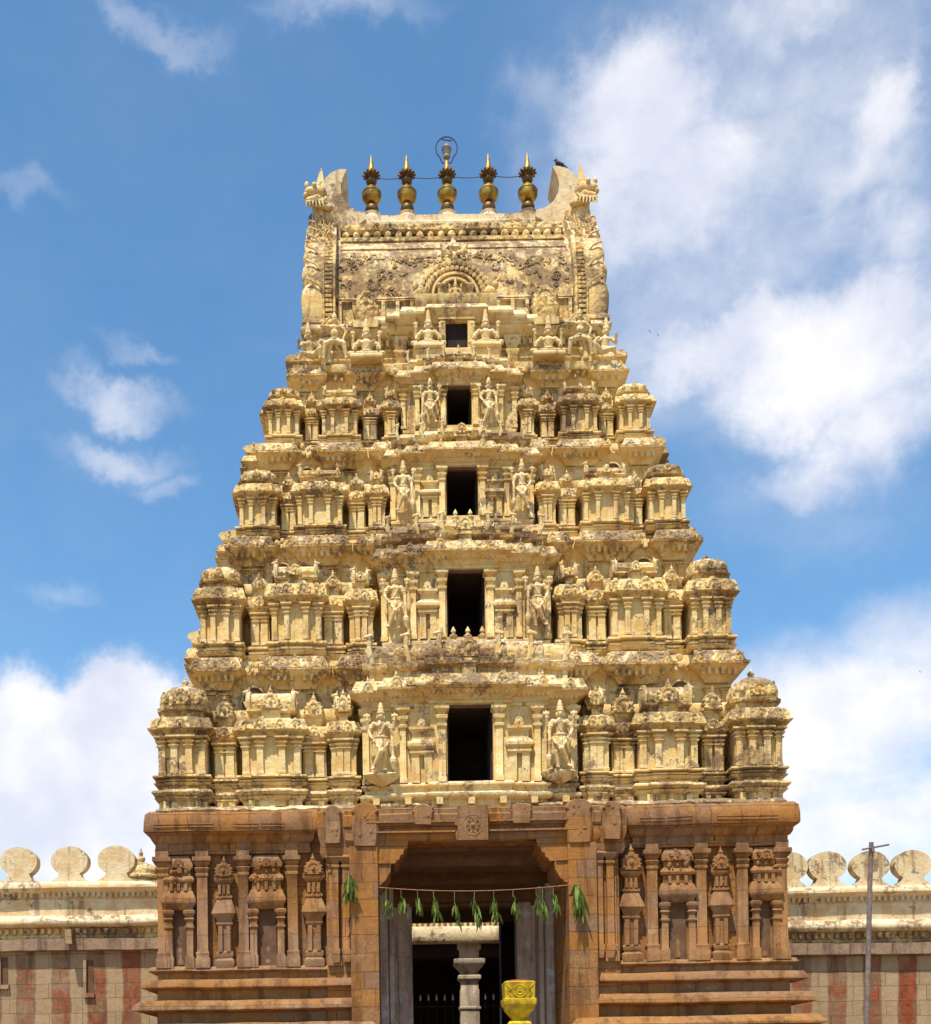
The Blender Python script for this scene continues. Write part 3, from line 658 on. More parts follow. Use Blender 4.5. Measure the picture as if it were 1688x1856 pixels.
for i, (hh, zz, yy) in enumerate([(2.06, .15, .1), (1.7, .23, .17), (1.32, .31, .24), (.98, .40, .32)]):
    for sg in ((-1, 1) if i < 3 else (0,)):
        if sg: m.block(S(sg * (hh - .2)), yw5 - yy, .4, .8, [(a * .8, b + zz) for a, b in pe])
m.block(S(0), yw5 - .42, 1.3, .8, [(0, 22.42), (.02, 22.48), (.12, 22.56), (.2, 22.66), (.22, 22.70), (.2, 22.74), (.14, 22.84), (0, 22.9)], .3)
m.block(S(0), yw5 - .05, 2.6, .5, [(0, 22.6), (.03, 22.9), (0, 22.95)])
m.block(S(0), yw5 - .0, 3.6, .5, [(0, 22.6), (.03, 22.78), (0, 22.85)])
for sg in (-1, 1): m.box(S(sg * 2.48) - .34, S(sg * 2.48) + .34, yw5 - .38, yw5, 22.36, 22.56)
m.block(S(-2.48), yw5 - .3, .5, .3, [(0, 22.1), (.1, 22.3), (0, 22.36)]); m.block(S(2.48), yw5 - .3, .5, .3, [(0, 22.1), (.1, 22.3), (0, 22.36)])
make('stepped_eave', m, 'cream_stucco', core, warp=WARP)
m = MB()
for q in [k * .36 for k in range(-10, 11)]:
    dz = max(0, .42 - abs(q) * .2) if abs(q) < 2.1 else 0
    kudu(m, S(q), yw5 - .28 - dz * .5, 22.42 + dz, .17, .06, rnd.random() < .5)
carving(m, S(-4.2), S(4.2), yw5 - .28, 22.36, 22.52, 22, .035, .05)
carving(m, S(-1.9), S(1.9), yw5 - .38, 22.6, 22.9, 12, .045, .15)
make('carved_frieze', m, 'weathered_stucco', core, warp=WARP)
m = MB()   # small door frame
for sg in (-1, 1): m.box(S(sg * .38) - .075, S(sg * .38) + .075, yw5 - .52, yw5 + .1, 21.5, 22.42)
m.box(S(-.5), S(.5), yw5 - .54, yw5 + .1, 22.44, 22.52)
m.box(S(-.31), S(.31), yw5 - .355, yw5 + .1, 21.3, 21.70)
make('door_frame', m, 'cream_stucco', core, warp=.003)

roof = empty('barrel_roof', (TX, 36, 22.6), tower)
RP = [(33.70, 22.5), (33.66, 23.0), (33.68, 23.5), (33.80, 24.1), (34.02, 24.75), (34.34, 25.35), (34.75, 25.92), (35.2, 26.42), (35.6, 26.8), (36, 26.95)]
poly = RP + [(72 - a, b) for a, b in RP[::-1][1:]]
m = MB(); m.eyz(poly[::-1], S(-3.6), S(3.6), 18)
make('roof_shell', m, 'stained_stucco', roof, warp=WARP * 1.5)
def rp(z):
    for (a, b), (c, d_) in zip(RP, RP[1:]):
        if b <= z <= d_: return a + (c - a) * (z - b) / (d_ - b)
    return 36
m = MB()
for z in (23.36, 23.42): m.eyz([(rp(z) - .09, z), (rp(z) + .1, z - .04), (rp(z) + .1, z + .06), (rp(z) - .06, z + .05)][::-1], S(-3.3), S(3.3), 20)
for k in range(17):
    x = S(-3.2 + k * .4); m.box(x - .05, x + .05, 33.58, 33.8, 22.6, 23.34)
z = 25.25; m.eyz([(rp(z) - .04, z), (rp(z) + .3, z - .2), (rp(z + .2) + .3, z + .2), (rp(z + .14) - .05, z + .14)][::-1], S(-3.2), S(3.2), 18)
make('roof_mouldings', m, 'weathered_stucco', roof, warp=WARP)
m = MB(); rr = random.Random(3)
def scroll(x, z, r, tn, ph):
    pts = []
    for j in range(10):
        t = j / 9; a = ph + tn * t * 2 * PI * .8; q = r * (1 - .75 * t)
        pts.append((S(x + q * math.cos(a)), rp(z + q * math.sin(a)) - .025, z + q * math.sin(a)))
    m.tube(pts, [r * .20 * (1 - .4 * j / 9) for j in range(10)], 5)
for k in range(210):
    x = rr.uniform(-3.2, 3.2); z = 24.80 + rr.gauss(0, .11) + .1 * math.sin(x * 2.1)
    if rr.random() < .32: z = rr.uniform(23.5, 24.6); x = rr.choice([-1, 1]) * rr.choice([rr.uniform(2.75, 3.2), rr.uniform(1.15, 1.9), rr.uniform(1.9, 2.4)])
    if abs(x) < 1.15 and z < 24.5: continue
    scroll(x, z, rr.uniform(.05, .13), rr.choice([-1, 1]), rr.uniform(0, 6.3))
    if rr.random() < .4: kk = rr.uniform(.02, .05); m.blob((S(x), rp(z) - .01, z), (kk * 1.6, kk, kk), 6, 4)
make('relief_scrolls', m, 'weathered_stucco', roof, warp=WARP)
m = MB()
for k in range(21):     # row of rounded bosses under the ridge
    x = S(-3.05 + k * .305); m.blob((x, 34.76, 25.95 + rnd.uniform(-.02, .02)), (rnd.uniform(.10, .13), .14, .14), 8, 6)
m.eyz([(34.8, 26.05), (34.7, 26.12), (34.7, 26.28), (35.0, 26.34), (35.1, 26.1)][::-1], S(-3.2), S(3.2), 18)
m.eyz([(34.7, 25.62), (34.5, 25.66), (34.5, 25.76), (34.9, 25.85)][::-1], S(-3.2), S(3.2), 18)
carving(m, S(-3.1), S(3.1), 34.70, 26.1, 26.28, 22, .04, .0)
make('boss_frieze', m, 'carved_stucco', roof, warp=WARP)
m = MB(); m.block(S(0), 35.55, 6.6, .9, [(-.05, 26.7), (.02, 26.78), (.06, 26.82), (.06, 26.9), (.0, 26.94), (-.02, 27.0), (-.03, 27.16), (-.1, 27.2)], .3)
make('ridge_beam', m, 'pale_stucco', roof, warp=WARP)
for sg in (-1, 1):
    m = MB(); kudu(m, S(sg * 2.48), 33.6, 23.02, .62, .14, False); m.block(S(sg * 2.48), 33.35, .5, .3, [(0, 22.62), (.03, 22.7), (.1, 22.95), (.1, 23.02), (0, 23.04)])
    carving(m, S(sg * 2.48) - .3, S(sg * 2.48) + .3, 33.46, 23.05, 23.5, 16, .05, 0)
    make('gable_ornament', m, 'carved_stucco', roof, warp=WARP)
# central shrine on the roof
m = MB()
m.block(S(0), 33.2, 2.0, .5, [(0, 22.85), (.05, 22.95), (.12, 23.1), (.12, 23.2), (.0, 23.24)], .3)
for k in range(4):
    rr_ = .42 + k * .16; n = 13 + 3 * k
    pts = [(S(0) + math.cos(a) * rr_ * 1.05, 33.42 - .05 * (3 - k) * .5, 23.35 + math.sin(a) * rr_) for a in [PI * (-.02 + 1.04 * j / n) for j in range(n + 1)]]
    if k in (0, 1): m.tube(pts, .055, 5)
    else: [m.blob(p, (.075, .07, .085), 7, 4) for p in pts]
for sg in (-1, 1):
    m.blob((S(sg * .95), 33.3, 23.36), (.19, .12, .15), 9, 6); m.blob((S(sg * 1.1), 33.3, 23.55), (.1, .1, .12), 8, 5)
    m.block(S(sg * .42), 33.25, .14, .2, [(0, 23.2), (0, 23.5), (.04, 23.55), (0, 23.6)])
m.exz([(S(0) + math.cos(a) * .82, 23.25 + math.sin(a) * .82) for a in [PI * j / 18 for j in range(19)]], 33.45, 33.75)
make('shrine_arch', m, 'cream_stucco', roof, warp=WARP)
m = MB()
m.blob((S(0), 33.75, 24.55), (.3, .2, .22), 10, 6)
for sg in (-1, 1):
    m.blob((S(sg * .12), 33.55, 24.62), (.07, .07, .08)); m.cap((S(sg * .2), 33.7, 24.7), .09, (S(sg * .36), 33.75, 24.98), .04); m.cap((S(sg * .1), 33.8, 24.8), .08, (S(sg * .13), 33.95, 25.15), .04)
    m.cap((S(sg * .15), 33.6, 24.42), .07, (S(sg * .34), 33.65, 24.32), .05)
m.lathe(S(0), 34.0, [(.3, 24.8), (.36, 24.9), (.2, 25.0), (.1, 25.2), (.02, 25.4)], 10)
carving(m, S(-.35), S(.35), 33.6, 24.3, 24.8, 20, .045, .1)
make('lion_face_ornament', m, 'carved_stucco', roof, warp=WARP)

# gable ends of the roof with shells, bead strip, beast head and horn
for sg in (-1, 1):
    e = empty('roof_gable', (S(sg * 3.7), 36, 22.6), roof)
    def X(u): return S(sg * u)
    m = MB(); pl = [(a - .28 * min(1, (36 - a) / 1.2), b + .12) for a, b in RP]; pl = [(33.5, 22.62)] + pl[1:]
    pg = pl + [(72 - a, b) for a, b in pl[::-1][1:]]
    a, b = sorted((X(3.3), X(4.02))); m.eyz(pg[::-1], a, b, 3)
    a, b = sorted((X(3.95), X(4.16))); m.eyz([(y if y > 36 else y + .1, z) for y, z in pg][::-1], a, b, 2)
    m.block(X(3.72), 33.35, .95, 1.5, [(0, 22.56), (.05, 22.6), (.04, 22.68), (-.05, 22.8)])
    make('gable_wall', m, 'weathered_stucco', e, warp=WARP)
    m = MB(); zz = 22.62      # smooth flank swelling into overlapping scallops along the outer edge
    for k in range(9):
        h = (1.30, .80, .66, .60, .56, .52, .48, .44, .4)[k]; w_ = (.42, .31, .27, .26, .25, .24, .23, .22, .2)[k]
        if zz > 26.0: break
        y = rp(min(zz + h * .5, 26.9)) - .22; xo = (3.84, 3.93, 3.94, 3.93, 3.92, 3.91, 3.90, 3.9, 3.9)[k]
        rings = []
        for t, r1, ox, dy in ((0, .85, -.06, .05), (.12, 1.0, -.04, .02), (.35, 1.0, .0, 0), (.6, .98, .02, 0), (.8, .86, .03, .02), (.93, .6, .03, .06), (1, .25, .02, .1)):
            rings.append([(X(xo + ox + math.cos(a) * w_ * r1), y + dy + .1 + math.sin(a) * .20 * r1, zz + h * t) for a in [sg * 2 * PI * q / 14 for q in range(14)]])
        m.loft(rings)
        m.tube([(X(xo - w_ * .9), y - .03, zz + h * .55), (X(xo - w_ * .2), y - .12, zz + h * .80), (X(xo + w_ * .6), y - .10, zz + h * .96)], .028, 5)
        zz += h * .82
    make('shell_scales', m, 'cream_stucco', e, warp=WARP, smooth=70)
    m = MB(); n = 24
    for k in range(n):
        z = 22.8 + k * 3.2 / n; y = rp(z) - .30
        m.box(X(3.5) - .10, X(3.5) + .10, y - .05, y + .1, z, z + .075)
    for u_ in (3.34, 3.64): m.tube([(X(u_), rp(z) - .33, z) for z in [22.7 + k * 3.4 / 14 for k in range(15)]], .035, 5)
    make('bead_strip', m, 'carved_stucco', e, warp=WARP)
    m = MB()                # foliage knot below the beast head
    for _ in range(110):
        t = rnd.random(); u_ = rnd.uniform(3.35, 4.10); z = 25.3 + t * 1.5; k = rnd.uniform(.03, .07)
        y = rp(min(z, 26.9)) - .32
        m.cap((X(u_), y, z), k, (X(u_ + rnd.uniform(-.16, .1)), y - .05, z + rnd.uniform(-.05, .22)), k * .5, 6)
    make('foliage_knot', m, 'weathered_stucco', e, warp=WARP)
    m = MB(); hy = 34.85      # beast head facing outwards
    m.cap((X(3.66), hy + .3, 26.6), .34, (X(3.82), hy + .2, 27.2), .24, 12)
    m.cap((X(3.80), hy + .1, 27.36), .21, (X(4.10), hy + .0, 27.34), .13, 12)
    m.cap((X(3.86), hy, 27.14), .12, (X(4.12), hy - .02, 27.10), .075, 10)
    m.blob((X(4.19), hy, 27.24), (.085, .1, .08), 8, 6); m.blob((X(3.94), hy - .12, 27.46), (.07, .06, .07), 8, 6); m.blob((X(4.16), hy - .02, 27.52), (.07, .08, .10), 8, 6)
    m.loft([[(X(3.64), hy - .06, 27.4), (X(3.90), hy - .06, 27.5), (X(3.90), hy + .14, 27.5), (X(3.64), hy + .14, 27.4)], [(X(3.68), hy - .03, 27.75), (X(3.82), hy - .03, 27.78), (X(3.82), hy + .08, 27.78), (X(3.68), hy + .08, 27.75)], [(X(3.72), hy, 28.02), (X(3.76), hy, 28.02), (X(3.76), hy + .03, 28.02), (X(3.72), hy + .03, 28.02)]])
    for q in range(6): m.tube([(X(3.60 + q * .09), hy - .16, 27.06 - .03 * q), (X(3.70 + q * .09), hy - .20, 26.92), (X(3.66 + q * .1), hy - .24, 26.74)], [.05, .045, .015], 6)
    m.cap((X(3.5), hy - .05, 26.85), .10, (X(4.10), hy - .12, 26.95), .07, 8)
    make('beast_head', m, 'statue_stucco', e, warp=WARP, smooth=60)
    m = MB()                # curling horn
    hp = [(2.50, 27.08), (2.78, 27.16), (3.02, 27.34), (3.17, 27.60), (3.20, 27.86), (3.13, 28.12), (3.02, 28.36), (3.22, 28.37), (3.46, 28.28), (3.64, 28.12), (3.76, 27.92), (3.92, 27.7), (3.98, 27.2), (3.98, 26.5), (3.0, 26.5), (2.50, 26.9)]
    pts = [(X(a), b) for a, b in hp]
    if sg > 0: pts = pts[::-1]
    m.exz(pts, 35.35, 36.65)
    make('curled_horn', m, 'pale_stucco', e, warp=WARP)

# ------------------------------------------------------------------ stone base of the tower
base = empty('stone_base', (TX, 30, 0), tower)
GH = 2.34; ZW0, ZW1 = 4.52, 7.80
m = MB()
for sg in (-1, 1):
    a, b = sorted((S(sg * GH), S(sg * 7.85))); m.box(a, b, 30.15, 41.85, 0, 8.3)
m.box(S(-GH - .1), S(GH + .1), 30.4, 41.8, 7.52, 8.3)
make('base_wall', m, 'orange_sandstone', base)
# plinth courses
LED = [(4.40, 4.56, .22), (3.98, 4.24, .38), (3.42, 3.72, .55), (2.85, 3.15, .72), (2.2, 2.55, .85), (1.5, 1.9, 1.0), (.7, 1.2, 1.1)]
for sg in (-1, 1):
    m = MB()
    a, b = sorted((S(sg * (GH + .72)), S(sg * 7.85))); cx, ww = (a + b) / 2, b - a
    for i, (za, zb, o) in enumerate(LED):
        m.block(cx - sg * .0, 30.1, ww, 11.6, [(.02, za - .02), (o * .62, za), (o, za + .05), (o, za + (zb - za) * .35), (o * .75, zb - .02), (.06 + o * .3, zb)], .35)
    for i in range(len(LED) - 1):
        m.block(cx, 30.12 - LED[i + 1][2] * .28, ww, 11, [(0, LED[i + 1][1] - .03), (0, LED[i][0] + .01)], .4)
    m.block(cx, 29.4, ww, 12, [(.4, 0), (.4, .6), (.2, .72)])
    make('plinth', m, 'carved_sandstone', base, warp=.014)
# cornice
pc = [(0, 7.35), (.02, 7.36), (.02, 7.48), (.0, 7.49), (0, 7.60), (.05, 7.62), (.10, 7.70), (.12, 7.80), (.22, 7.84), (.25, 7.88), (.25, 8.12), (.22, 8.30), (.14, 8.40), (-.1, 8.46)]
for sg in (-1, 1):
    for i, (u0, u1, yy) in enumerate(((6.05, 7.83, 29.98), (4.0, 6.02, 29.99), (3.55, 4.05, 30.1))):
        m = MB(); a, b = sorted((S(sg * u0), S(sg * u1)))
        m.block((a + b) / 2, yy, b - a, 3.0 if i else 12.0, pc if i != 0 else pc, .3)
        for q in range(2 + (i == 0)):
            x = a + (b - a) * (q + .7) / (3 + (i == 0))
            for k in (0, 1): m.box(x - .32, x + .28, yy - .275, yy - .2, 7.97 + k * .07, 8.005 + k * .07)
        make('cornice_block', m, 'orange_sandstone', base, warp=.016)
# top crumbled mortar edge between stone and stucco
m = MB(); m.block(S(0), 29.86, 15.5, 1.2, [(-.05, 8.3), (.02, 8.36), (.04, 8.42), (.0, 8.48), (-.1, 8.52)], .12)
make('mortar_edge', m, 'weathered_stucco', base, warp=.04)
def bp(m, u, sg, w_, z0, z1, y=30.0, o=1.0):   # stone pilaster with heavy capital
    x = S(sg * u); H = z1 - z0
    m.block(x, y, w_, .3, [(.05, z0), (.05, z0 + .08 * H), (.02, z0 + .10 * H), (.035, z0 + .13 * H), (0, z0 + .15 * H), (0, z0 + .78 * H), (.025, z0 + .79 * H), (.025, z0 + .81 * H), (0, z0 + .815 * H), (.03, z0 + .835 * H), (.05, z0 + .855 * H), (.0, z0 + .87 * H), (.04, z0 + .885 * H),
                            (.08, z0 + .91 * H), (.095, z0 + .915 * H), (.095, z0 + .95 * H), (.03, z0 + .955 * H), (.03, z1)])
for sg in (-1, 1):
    for u_, w_ in ((7.68, .26), (6.70, .26), (5.68, .25), (4.46, .25), (3.42, .24)):
        m = MB(); bp(m, u_, sg, w_, ZW0, 7.42, 29.93 if u_ > 3.5 else 29.8); make('pilaster', m, 'carved_sandstone', base, warp=.01)
    # carved brackets above pilasters
    m = MB()
    for u_ in (7.68, 6.70, 5.68, 4.46): m.block(S(sg * u_), 29.96, .3, .3, [(0, 7.38), (0, 7.62), (.08, 7.78), (.1, 7.84)])
    m.box(*sorted((S(sg * 6.5), S(sg * 7.85))), 30.0, 30.3, 7.36, 7.84); m.box(*sorted((S(sg * 4.3), S(sg * 5.85))), 30.01, 30.3, 7.36, 7.83)
    for q in (6.95, 7.3, 5.1, 4.8): carving(m, S(sg * q) - .25, S(sg * q) + .25, 29.99, 7.42, 7.75, 16, .04, 0)
    make('bracket', m, 'carved_sandstone', base, warp=.01)
    # niches: twin posts, dark slot, tiered canopy
    for (u_, w_, slot_shade) in ((7.28, .74, .26), (5.10, .84, .42)):
        m = MB(); x = S(sg * u_); zt = 6.02
        for q in (-1, 1):
            m.block(x + q * (slot_shade / 2 + .13), 29.93, .17, .3, [(.03, ZW0), (.03, 4.8), (0, 4.84), (0, 5.5), (.03, 5.52), (.03, 5.56), (0, 5.58), (0, 5.7), (.04, 5.74), (.0, 5.8), (.06, 5.88), (.06, 5.95), (0, 5.98), (0, zt)])
        m.block(x, 29.91, w_, .3, [(-.08, zt - .05), (-.02, zt), (.0, zt + .04), (.06, zt + .12), (.06, zt + .2), (.02, zt + .3), (-.03, zt + .42), (-.06, zt + .44)])
        m.block(x, 29.95, w_ - .12, .3, [(0, zt + .4), (0, zt + .62), (.06, zt + .64), (.08, zt + .7), (.03, zt + .78), (-.02, zt + .82), (-.02, zt + .96), (.04, zt + .98), (.05, zt + 1.08), (-.02, zt + 1.2), (-.08, zt + 1.3)])
        for q in (-.24, 0, .24): m.box(x + q * w_ - .04, x + q * w_ + .04, 29.90, 29.97, zt + .42, zt + .62); m.blob((x + q * w_, 29.94, zt + .9), (.06, .04, .07))
        carving(m, x - w_ * .38, x + w_ * .38, 29.88, zt + .6, zt + 1.25, 12, .035, 0)
        kudu(m, x, 29.92, zt + .98, .24, .06, False)
        c = make('niche', m, 'carved_sandstone', base, warp=.01)
        m = MB(); m.box(x - slot_shade / 2, x + slot_shade / 2, 30.10, 30.148, ZW0 - .5, zt - .02)
        make('slot_shade', m, 'plaster_and_shade', base)  # dark strip laid on the wall, paints the shade of a deep slot
        m = MB(); m.lathe(x, 30.12, [(.08, 4.62), (.09, 4.7), (.04, 4.8), (.06, 4.9), (.07, 5.0), (.03, 5.1), (.045, 5.18), (.02, 5.25)], 8, 1, .5)
        make('niche_figure', m, 'carved_sandstone', base, warp=.01)
    # vase pillars: slender shaft, canopy and arched crown
    for (u_, w_) in ((6.16, .5), (3.93, .54)):
        m = MB(); x = S(sg * u_); y = 29.95
        m.block(x, y, w_ * .72, .3, [(.04, ZW0), (.06, 4.62), (.06, 4.7), (0, 4.76), (.03, 4.82), (.03, 4.9), (-.02, 4.94), (-.02, 5.55), (.03, 5.6), (.03, 5.64), (-.03, 5.66)])
        for q in (-1, 1): m.box(x + q * w_ * .2 - .05, x + q * w_ * .2 + .05, y - .05, y + .1, 4.92, 5.55)
        m.block(x, y, w_ * .7, .3, [(0, 5.6), (.02, 5.72), (.09, 5.82), (.12, 5.86), (.11, 5.92), (.06, 6.06), (.0, 6.22), (.03, 6.25), (.03, 6.3), (-.02, 6.32), (-.02, 6.6), (.05, 6.66), (.07, 6.7), (.07, 6.75), (0, 6.78)])
        for q in (-1, 0, 1): m.box(x + q * w_ * .22 - .035, x + q * w_ * .22 + .035, y - .045, y + .1, 6.34, 6.58)
        kudu(m, x, y, 6.76, w_ * .82, .1, True)
        carving(m, x - w_ * .3, x + w_ * .3, y - .02, 6.0, 7.0, 8, .03, 0)
        make('vase_pillar', m, 'carved_sandstone', base, warp=.014)
    # gate pier down to the ground
    m = MB()
    a, b = sorted((S(sg * GH), S(sg * 3.02))); m.block((a + b) / 2, 29.55, b - a, .7, [(0, 0), (0, 7.4)], .3)
    a, b = sorted((S(sg * 2.98), S(sg * 3.62))); m.block((a + b) / 2, 29.85, b - a, .6, [(0, 0), (0, 7.2)], .3)
    for u_ in (3.12, 3.38):
        m.block(S(sg * u_), 29.70, .16, .3, [(0, 4.6), (.03, 4.9), (0, 4.95), (0, 6.9), (.03, 6.92), (.03, 6.97), (0, 7.0), (.05, 7.08), (.08, 7.16), (.02, 7.22)])
    make('gate_pier', m, 'orange_sandstone', base, warp=.016)
    # scalloped corbel at the top corner of the opening
    m = MB(); cp = [(2.40, 6.44), (2.26, 6.47), (2.14, 6.58), (2.06, 6.72), (2.02, 6.80), (2.02, 6.985), (1.90, 7.0), (1.86, 7.07), (1.79, 7.10), (1.78, 7.18), (1.70, 7.22), (1.69, 7.32), (1.60, 7.37), (1.57, 7.56), (2.40, 7.56)]
    pts = [(S(sg * a), b) for a, b in cp]
    if sg < 0: pts = pts[::-1]
    m.exz(pts[::-1], 29.66, 31.2)
    m.box(*sorted((S(sg * 2.05), S(sg * 2.42))), 29.62, 30.2, 6.98, 7.06)
    make('corbel', m, 'orange_sandstone', base, warp=.012)
# lintel and gate cornice with upright lobes
m = MB(); m.block(S(0), 29.70, 6.1, .9, [(0, 7.36), (.02, 7.4), (.02, 7.48), (.08, 7.56), (.08, 7.72), (.04, 7.74), (.04, 7.88), (.10, 7.9), (.12, 8.16), (.08, 8.2), (.08, 8.3), (.0, 8.34)], .3)
m.v = [(x, y, z if not (abs(x - S(0)) < 2.5 and z < 7.5) else max(z, 7.5) + .02) for x, y, z in m.v]
m.block(S(-3.25), 29.72, .9, .8, [(0, 7.16), (.05, 7.3), (.02, 7.5), (.08, 7.7), (.1, 8.26), (0, 8.36)], .3); m.block(S(3.25), 29.72, .9, .8, [(0, 7.16), (.05, 7.3), (.02, 7.5), (.08, 7.7), (.1, 8.26), (0, 8.36)], .3)
for k in range(2):
    for sg in (-1, 1): a, b = sorted((S(sg * .42), S(sg * 2.6))); m.box(a, b, 29.50, 29.7, 7.72 + k * .24, 7.76 + k * .24)
make('gate_lintel', m, 'orange_sandstone', base, warp=.016)
for (u_, w_, zb) in ((-2.62, .66, 7.42), (2.62, .66, 7.42), (-1.2, .54, 7.92), (1.2, .54, 7.92), (-3.42, .46, 7.5), (3.42, .46, 7.5)):
    n = 10; top = 8.26 if abs(u_) > 2 else 8.22; m = MB()
    pts = [(S(u_) - w_ * .42, zb), (S(u_) + w_ * .42, zb), (S(u_) + w_ * .5, zb + .4), (S(u_) + w_ * .42, top - .04)] + [(S(u_) + math.cos(a) * w_ / 2, top + math.sin(a) * w_ * .34) for a in [PI * j / n for j in range(n + 1)]] + [(S(u_) - w_ * .42, top - .04), (S(u_) - w_ * .5, zb + .4)]
    m.loft([[(S(u_) + (x - S(u_)) * .84, 29.50, z - .02) for x, z in pts], [(x, 29.56, z) for x, z in pts], [(x, 29.85, z) for x, z in pts]])
    carving(m, S(u_) - w_ * .3, S(u_) + w_ * .3, 29.51, zb + .1, top + .05, 12, .04, 0)
    make('cornice_lobe', m, 'carved_sandstone', base, warp=.014)
# square panel with the carved wheel
m = MB(); zc = 7.86; m.box(S(.01 - .37), S(.01 + .37), 29.44, 29.8, 7.5, 8.34)
em = make('emblem_panel', m, 'carved_sandstone', base, warp=.008)
m = MB()
for r_ in (.10, .18, .25): m.tube([(S(.01) + math.cos(a) * r_, 29.44, zc + math.sin(a) * r_) for a in [2 * PI * j / 20 for j in range(21)]], .013, 5)
for j in range(8): a = 2 * PI * j / 8; m.blob((S(.01) + math.cos(a) * .14, 29.43, zc + math.sin(a) * .14), (.025, .03, .025), 6, 4)
m.blob((S(.01), 29.42, zc), (.05, .04, .05))
make('wheel_emblem', m, 'carved_sandstone', em)

# gate passage: ceiling beams, grey jambs, rear opening
pas = empty('gate_passage', (TX, 34, 0), tower)
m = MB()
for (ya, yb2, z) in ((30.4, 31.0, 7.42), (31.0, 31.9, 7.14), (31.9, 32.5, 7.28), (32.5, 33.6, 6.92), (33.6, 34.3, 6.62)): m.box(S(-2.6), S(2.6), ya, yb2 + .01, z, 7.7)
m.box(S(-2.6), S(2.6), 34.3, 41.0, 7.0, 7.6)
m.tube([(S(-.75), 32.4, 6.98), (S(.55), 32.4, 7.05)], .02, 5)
make('ceiling_beams', m, 'plaster_and_shade', pas, warp=.01)
for sg in (-1, 1):
    m = MB()
    for (u0, u1, ya) in ((2.36, 3.0, 31.0), (2.14, 2.6, 32.6), (1.98, 2.6, 33.0), (1.47, 2.6, 33.9)):
        a, b = sorted((S(sg * u0), S(sg * u1))); m.box(a, b, ya, 34.6, 0, 6.95)
    a, b = sorted((S(sg * 1.52), S(sg * 1.86))); m.box(a, b, 33.86, 33.95, 2.55, 6.9)
    a, b = sorted((S(sg * 1.98), S(sg * 2.1))); m.block((a + b) / 2, 32.9, b - a, .2, [(0, 0), (0, 6.9)])
    make('door_jamb', m, 'grey_granite', pas, warp=.006)
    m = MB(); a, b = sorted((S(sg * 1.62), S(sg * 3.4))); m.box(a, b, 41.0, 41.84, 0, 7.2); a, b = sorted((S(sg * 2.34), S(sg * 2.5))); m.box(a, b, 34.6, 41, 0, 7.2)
    make('rear_wall', m, 'interior_shade_paint', pas)  # near-black colour puts the passage shade into this wall
m = MB(); m.box(S(-2.6), S(2.6), 33.9, 34.6, 6.52, 6.7); make('door_lintel', m, 'plaster_and_shade', pas, warp=.006)

# ------------------------------------------------------------------ courtyard hall seen through the gate
hall = empty('pillared_hall', (TX, 48, 0)); tagit(hall, 'pillared hall with a pale roof slab seen through the gateway', 'hall')
def hx(px, py=1700, Y=48): return P(px, py, Y)[0]
zz = lambda py, Y=48: P(850, py, Y)[1]
m = MB(); m.block(S(0), 47.4, 14, 10, [(-.2, zz(1712)), (.05, zz(1710)), (.08, zz(1708)), (.08, zz(1690)), (.0, zz(1684)), (-.4, zz(1680))], .6); make('roof_slab', m, 'pale_stucco', hall, warp=.01)
m = MB(); m.block(S(0), 47.9, 14, 9.6, [(0, zz(1684)), (0, zz(1672)), (.1, zz(1668)), (.12, zz(1660)), (-.1, zz(1657))], .5)
dentils(m, S(-4), S(4), 47.8, zz(1684), zz(1673), .22)
for k in range(9): kudu(m, S(-3 + k * .75), 47.8, zz(1664), .3, .1, False)
make('parapet', m, 'pale_stucco', hall, warp=.01)
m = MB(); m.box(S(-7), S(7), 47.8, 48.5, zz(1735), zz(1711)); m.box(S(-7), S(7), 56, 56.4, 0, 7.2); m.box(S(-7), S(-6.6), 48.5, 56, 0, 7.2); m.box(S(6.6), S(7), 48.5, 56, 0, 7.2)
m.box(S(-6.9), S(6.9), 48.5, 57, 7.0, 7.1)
make('hall_walls', m, 'interior_shade_paint', hall)  # hall's inner shade is put into the near-black walls and beam
for px in (851, 600, 1100):
    cx = hx(px, 1800); m = MB(); k = 48 / 2190
    m.block(cx, 47.75, 17 * k * 2, .75, [(0, 0), (0, zz(1830)), (.05, zz(1829)), (.05, zz(1826)), (0, zz(1825)), (0, zz(1795)), (-.03, zz(1793)), (-.03, zz(1779)), (.08, zz(1775)), (.08, zz(1770)), (-.04, zz(1766)), (.0, zz(1760)), (.20, zz(1750)), (.24, zz(1747)), (.24, zz(1740)), (.02, zz(1738)), (.02, zz(1724)), (.1, zz(1722)), (.1, zz(1712))])
    make('column', m, 'courtyard_stone', hall, warp=.008)
gate = empty('spiked_gate', (TX, 49.5, 0)); tagit(gate, 'black iron grille with pale spear tips across the dark courtyard hall', 'gate')
m = MB(); zt = P(850, 1812, 49.5)[1]
for k in range(25): m.box(S(-4 + k * .333) - .015, S(-4 + k * .333) + .015, 49.48, 49.52, 0, zt)
for z in (.4, 2.4, zt - .3): m.box(S(-4.1), S(4.1), 49.45, 49.475, z, z + .06)
make('bars', m, 'black_iron', gate)
m = MB()
for k in range(25): m.lathe(S(-4 + k * .333), 49.5, [(.03, zt - .02), (.045, zt + .06), (.008, zt + .24)], 6)
make('spear_tips', m, 'white_paint', gate)
x, z = P(908, 1827, 40)
m = MB(); m.lathe(x, 40, [(.035, 0), (.035, z - .02), (.02, z)], 8)
tagit(make('white_pole', m, 'white_paint'), 'thin white pole standing upright inside the gateway beside the yellow pillar', 'pole')

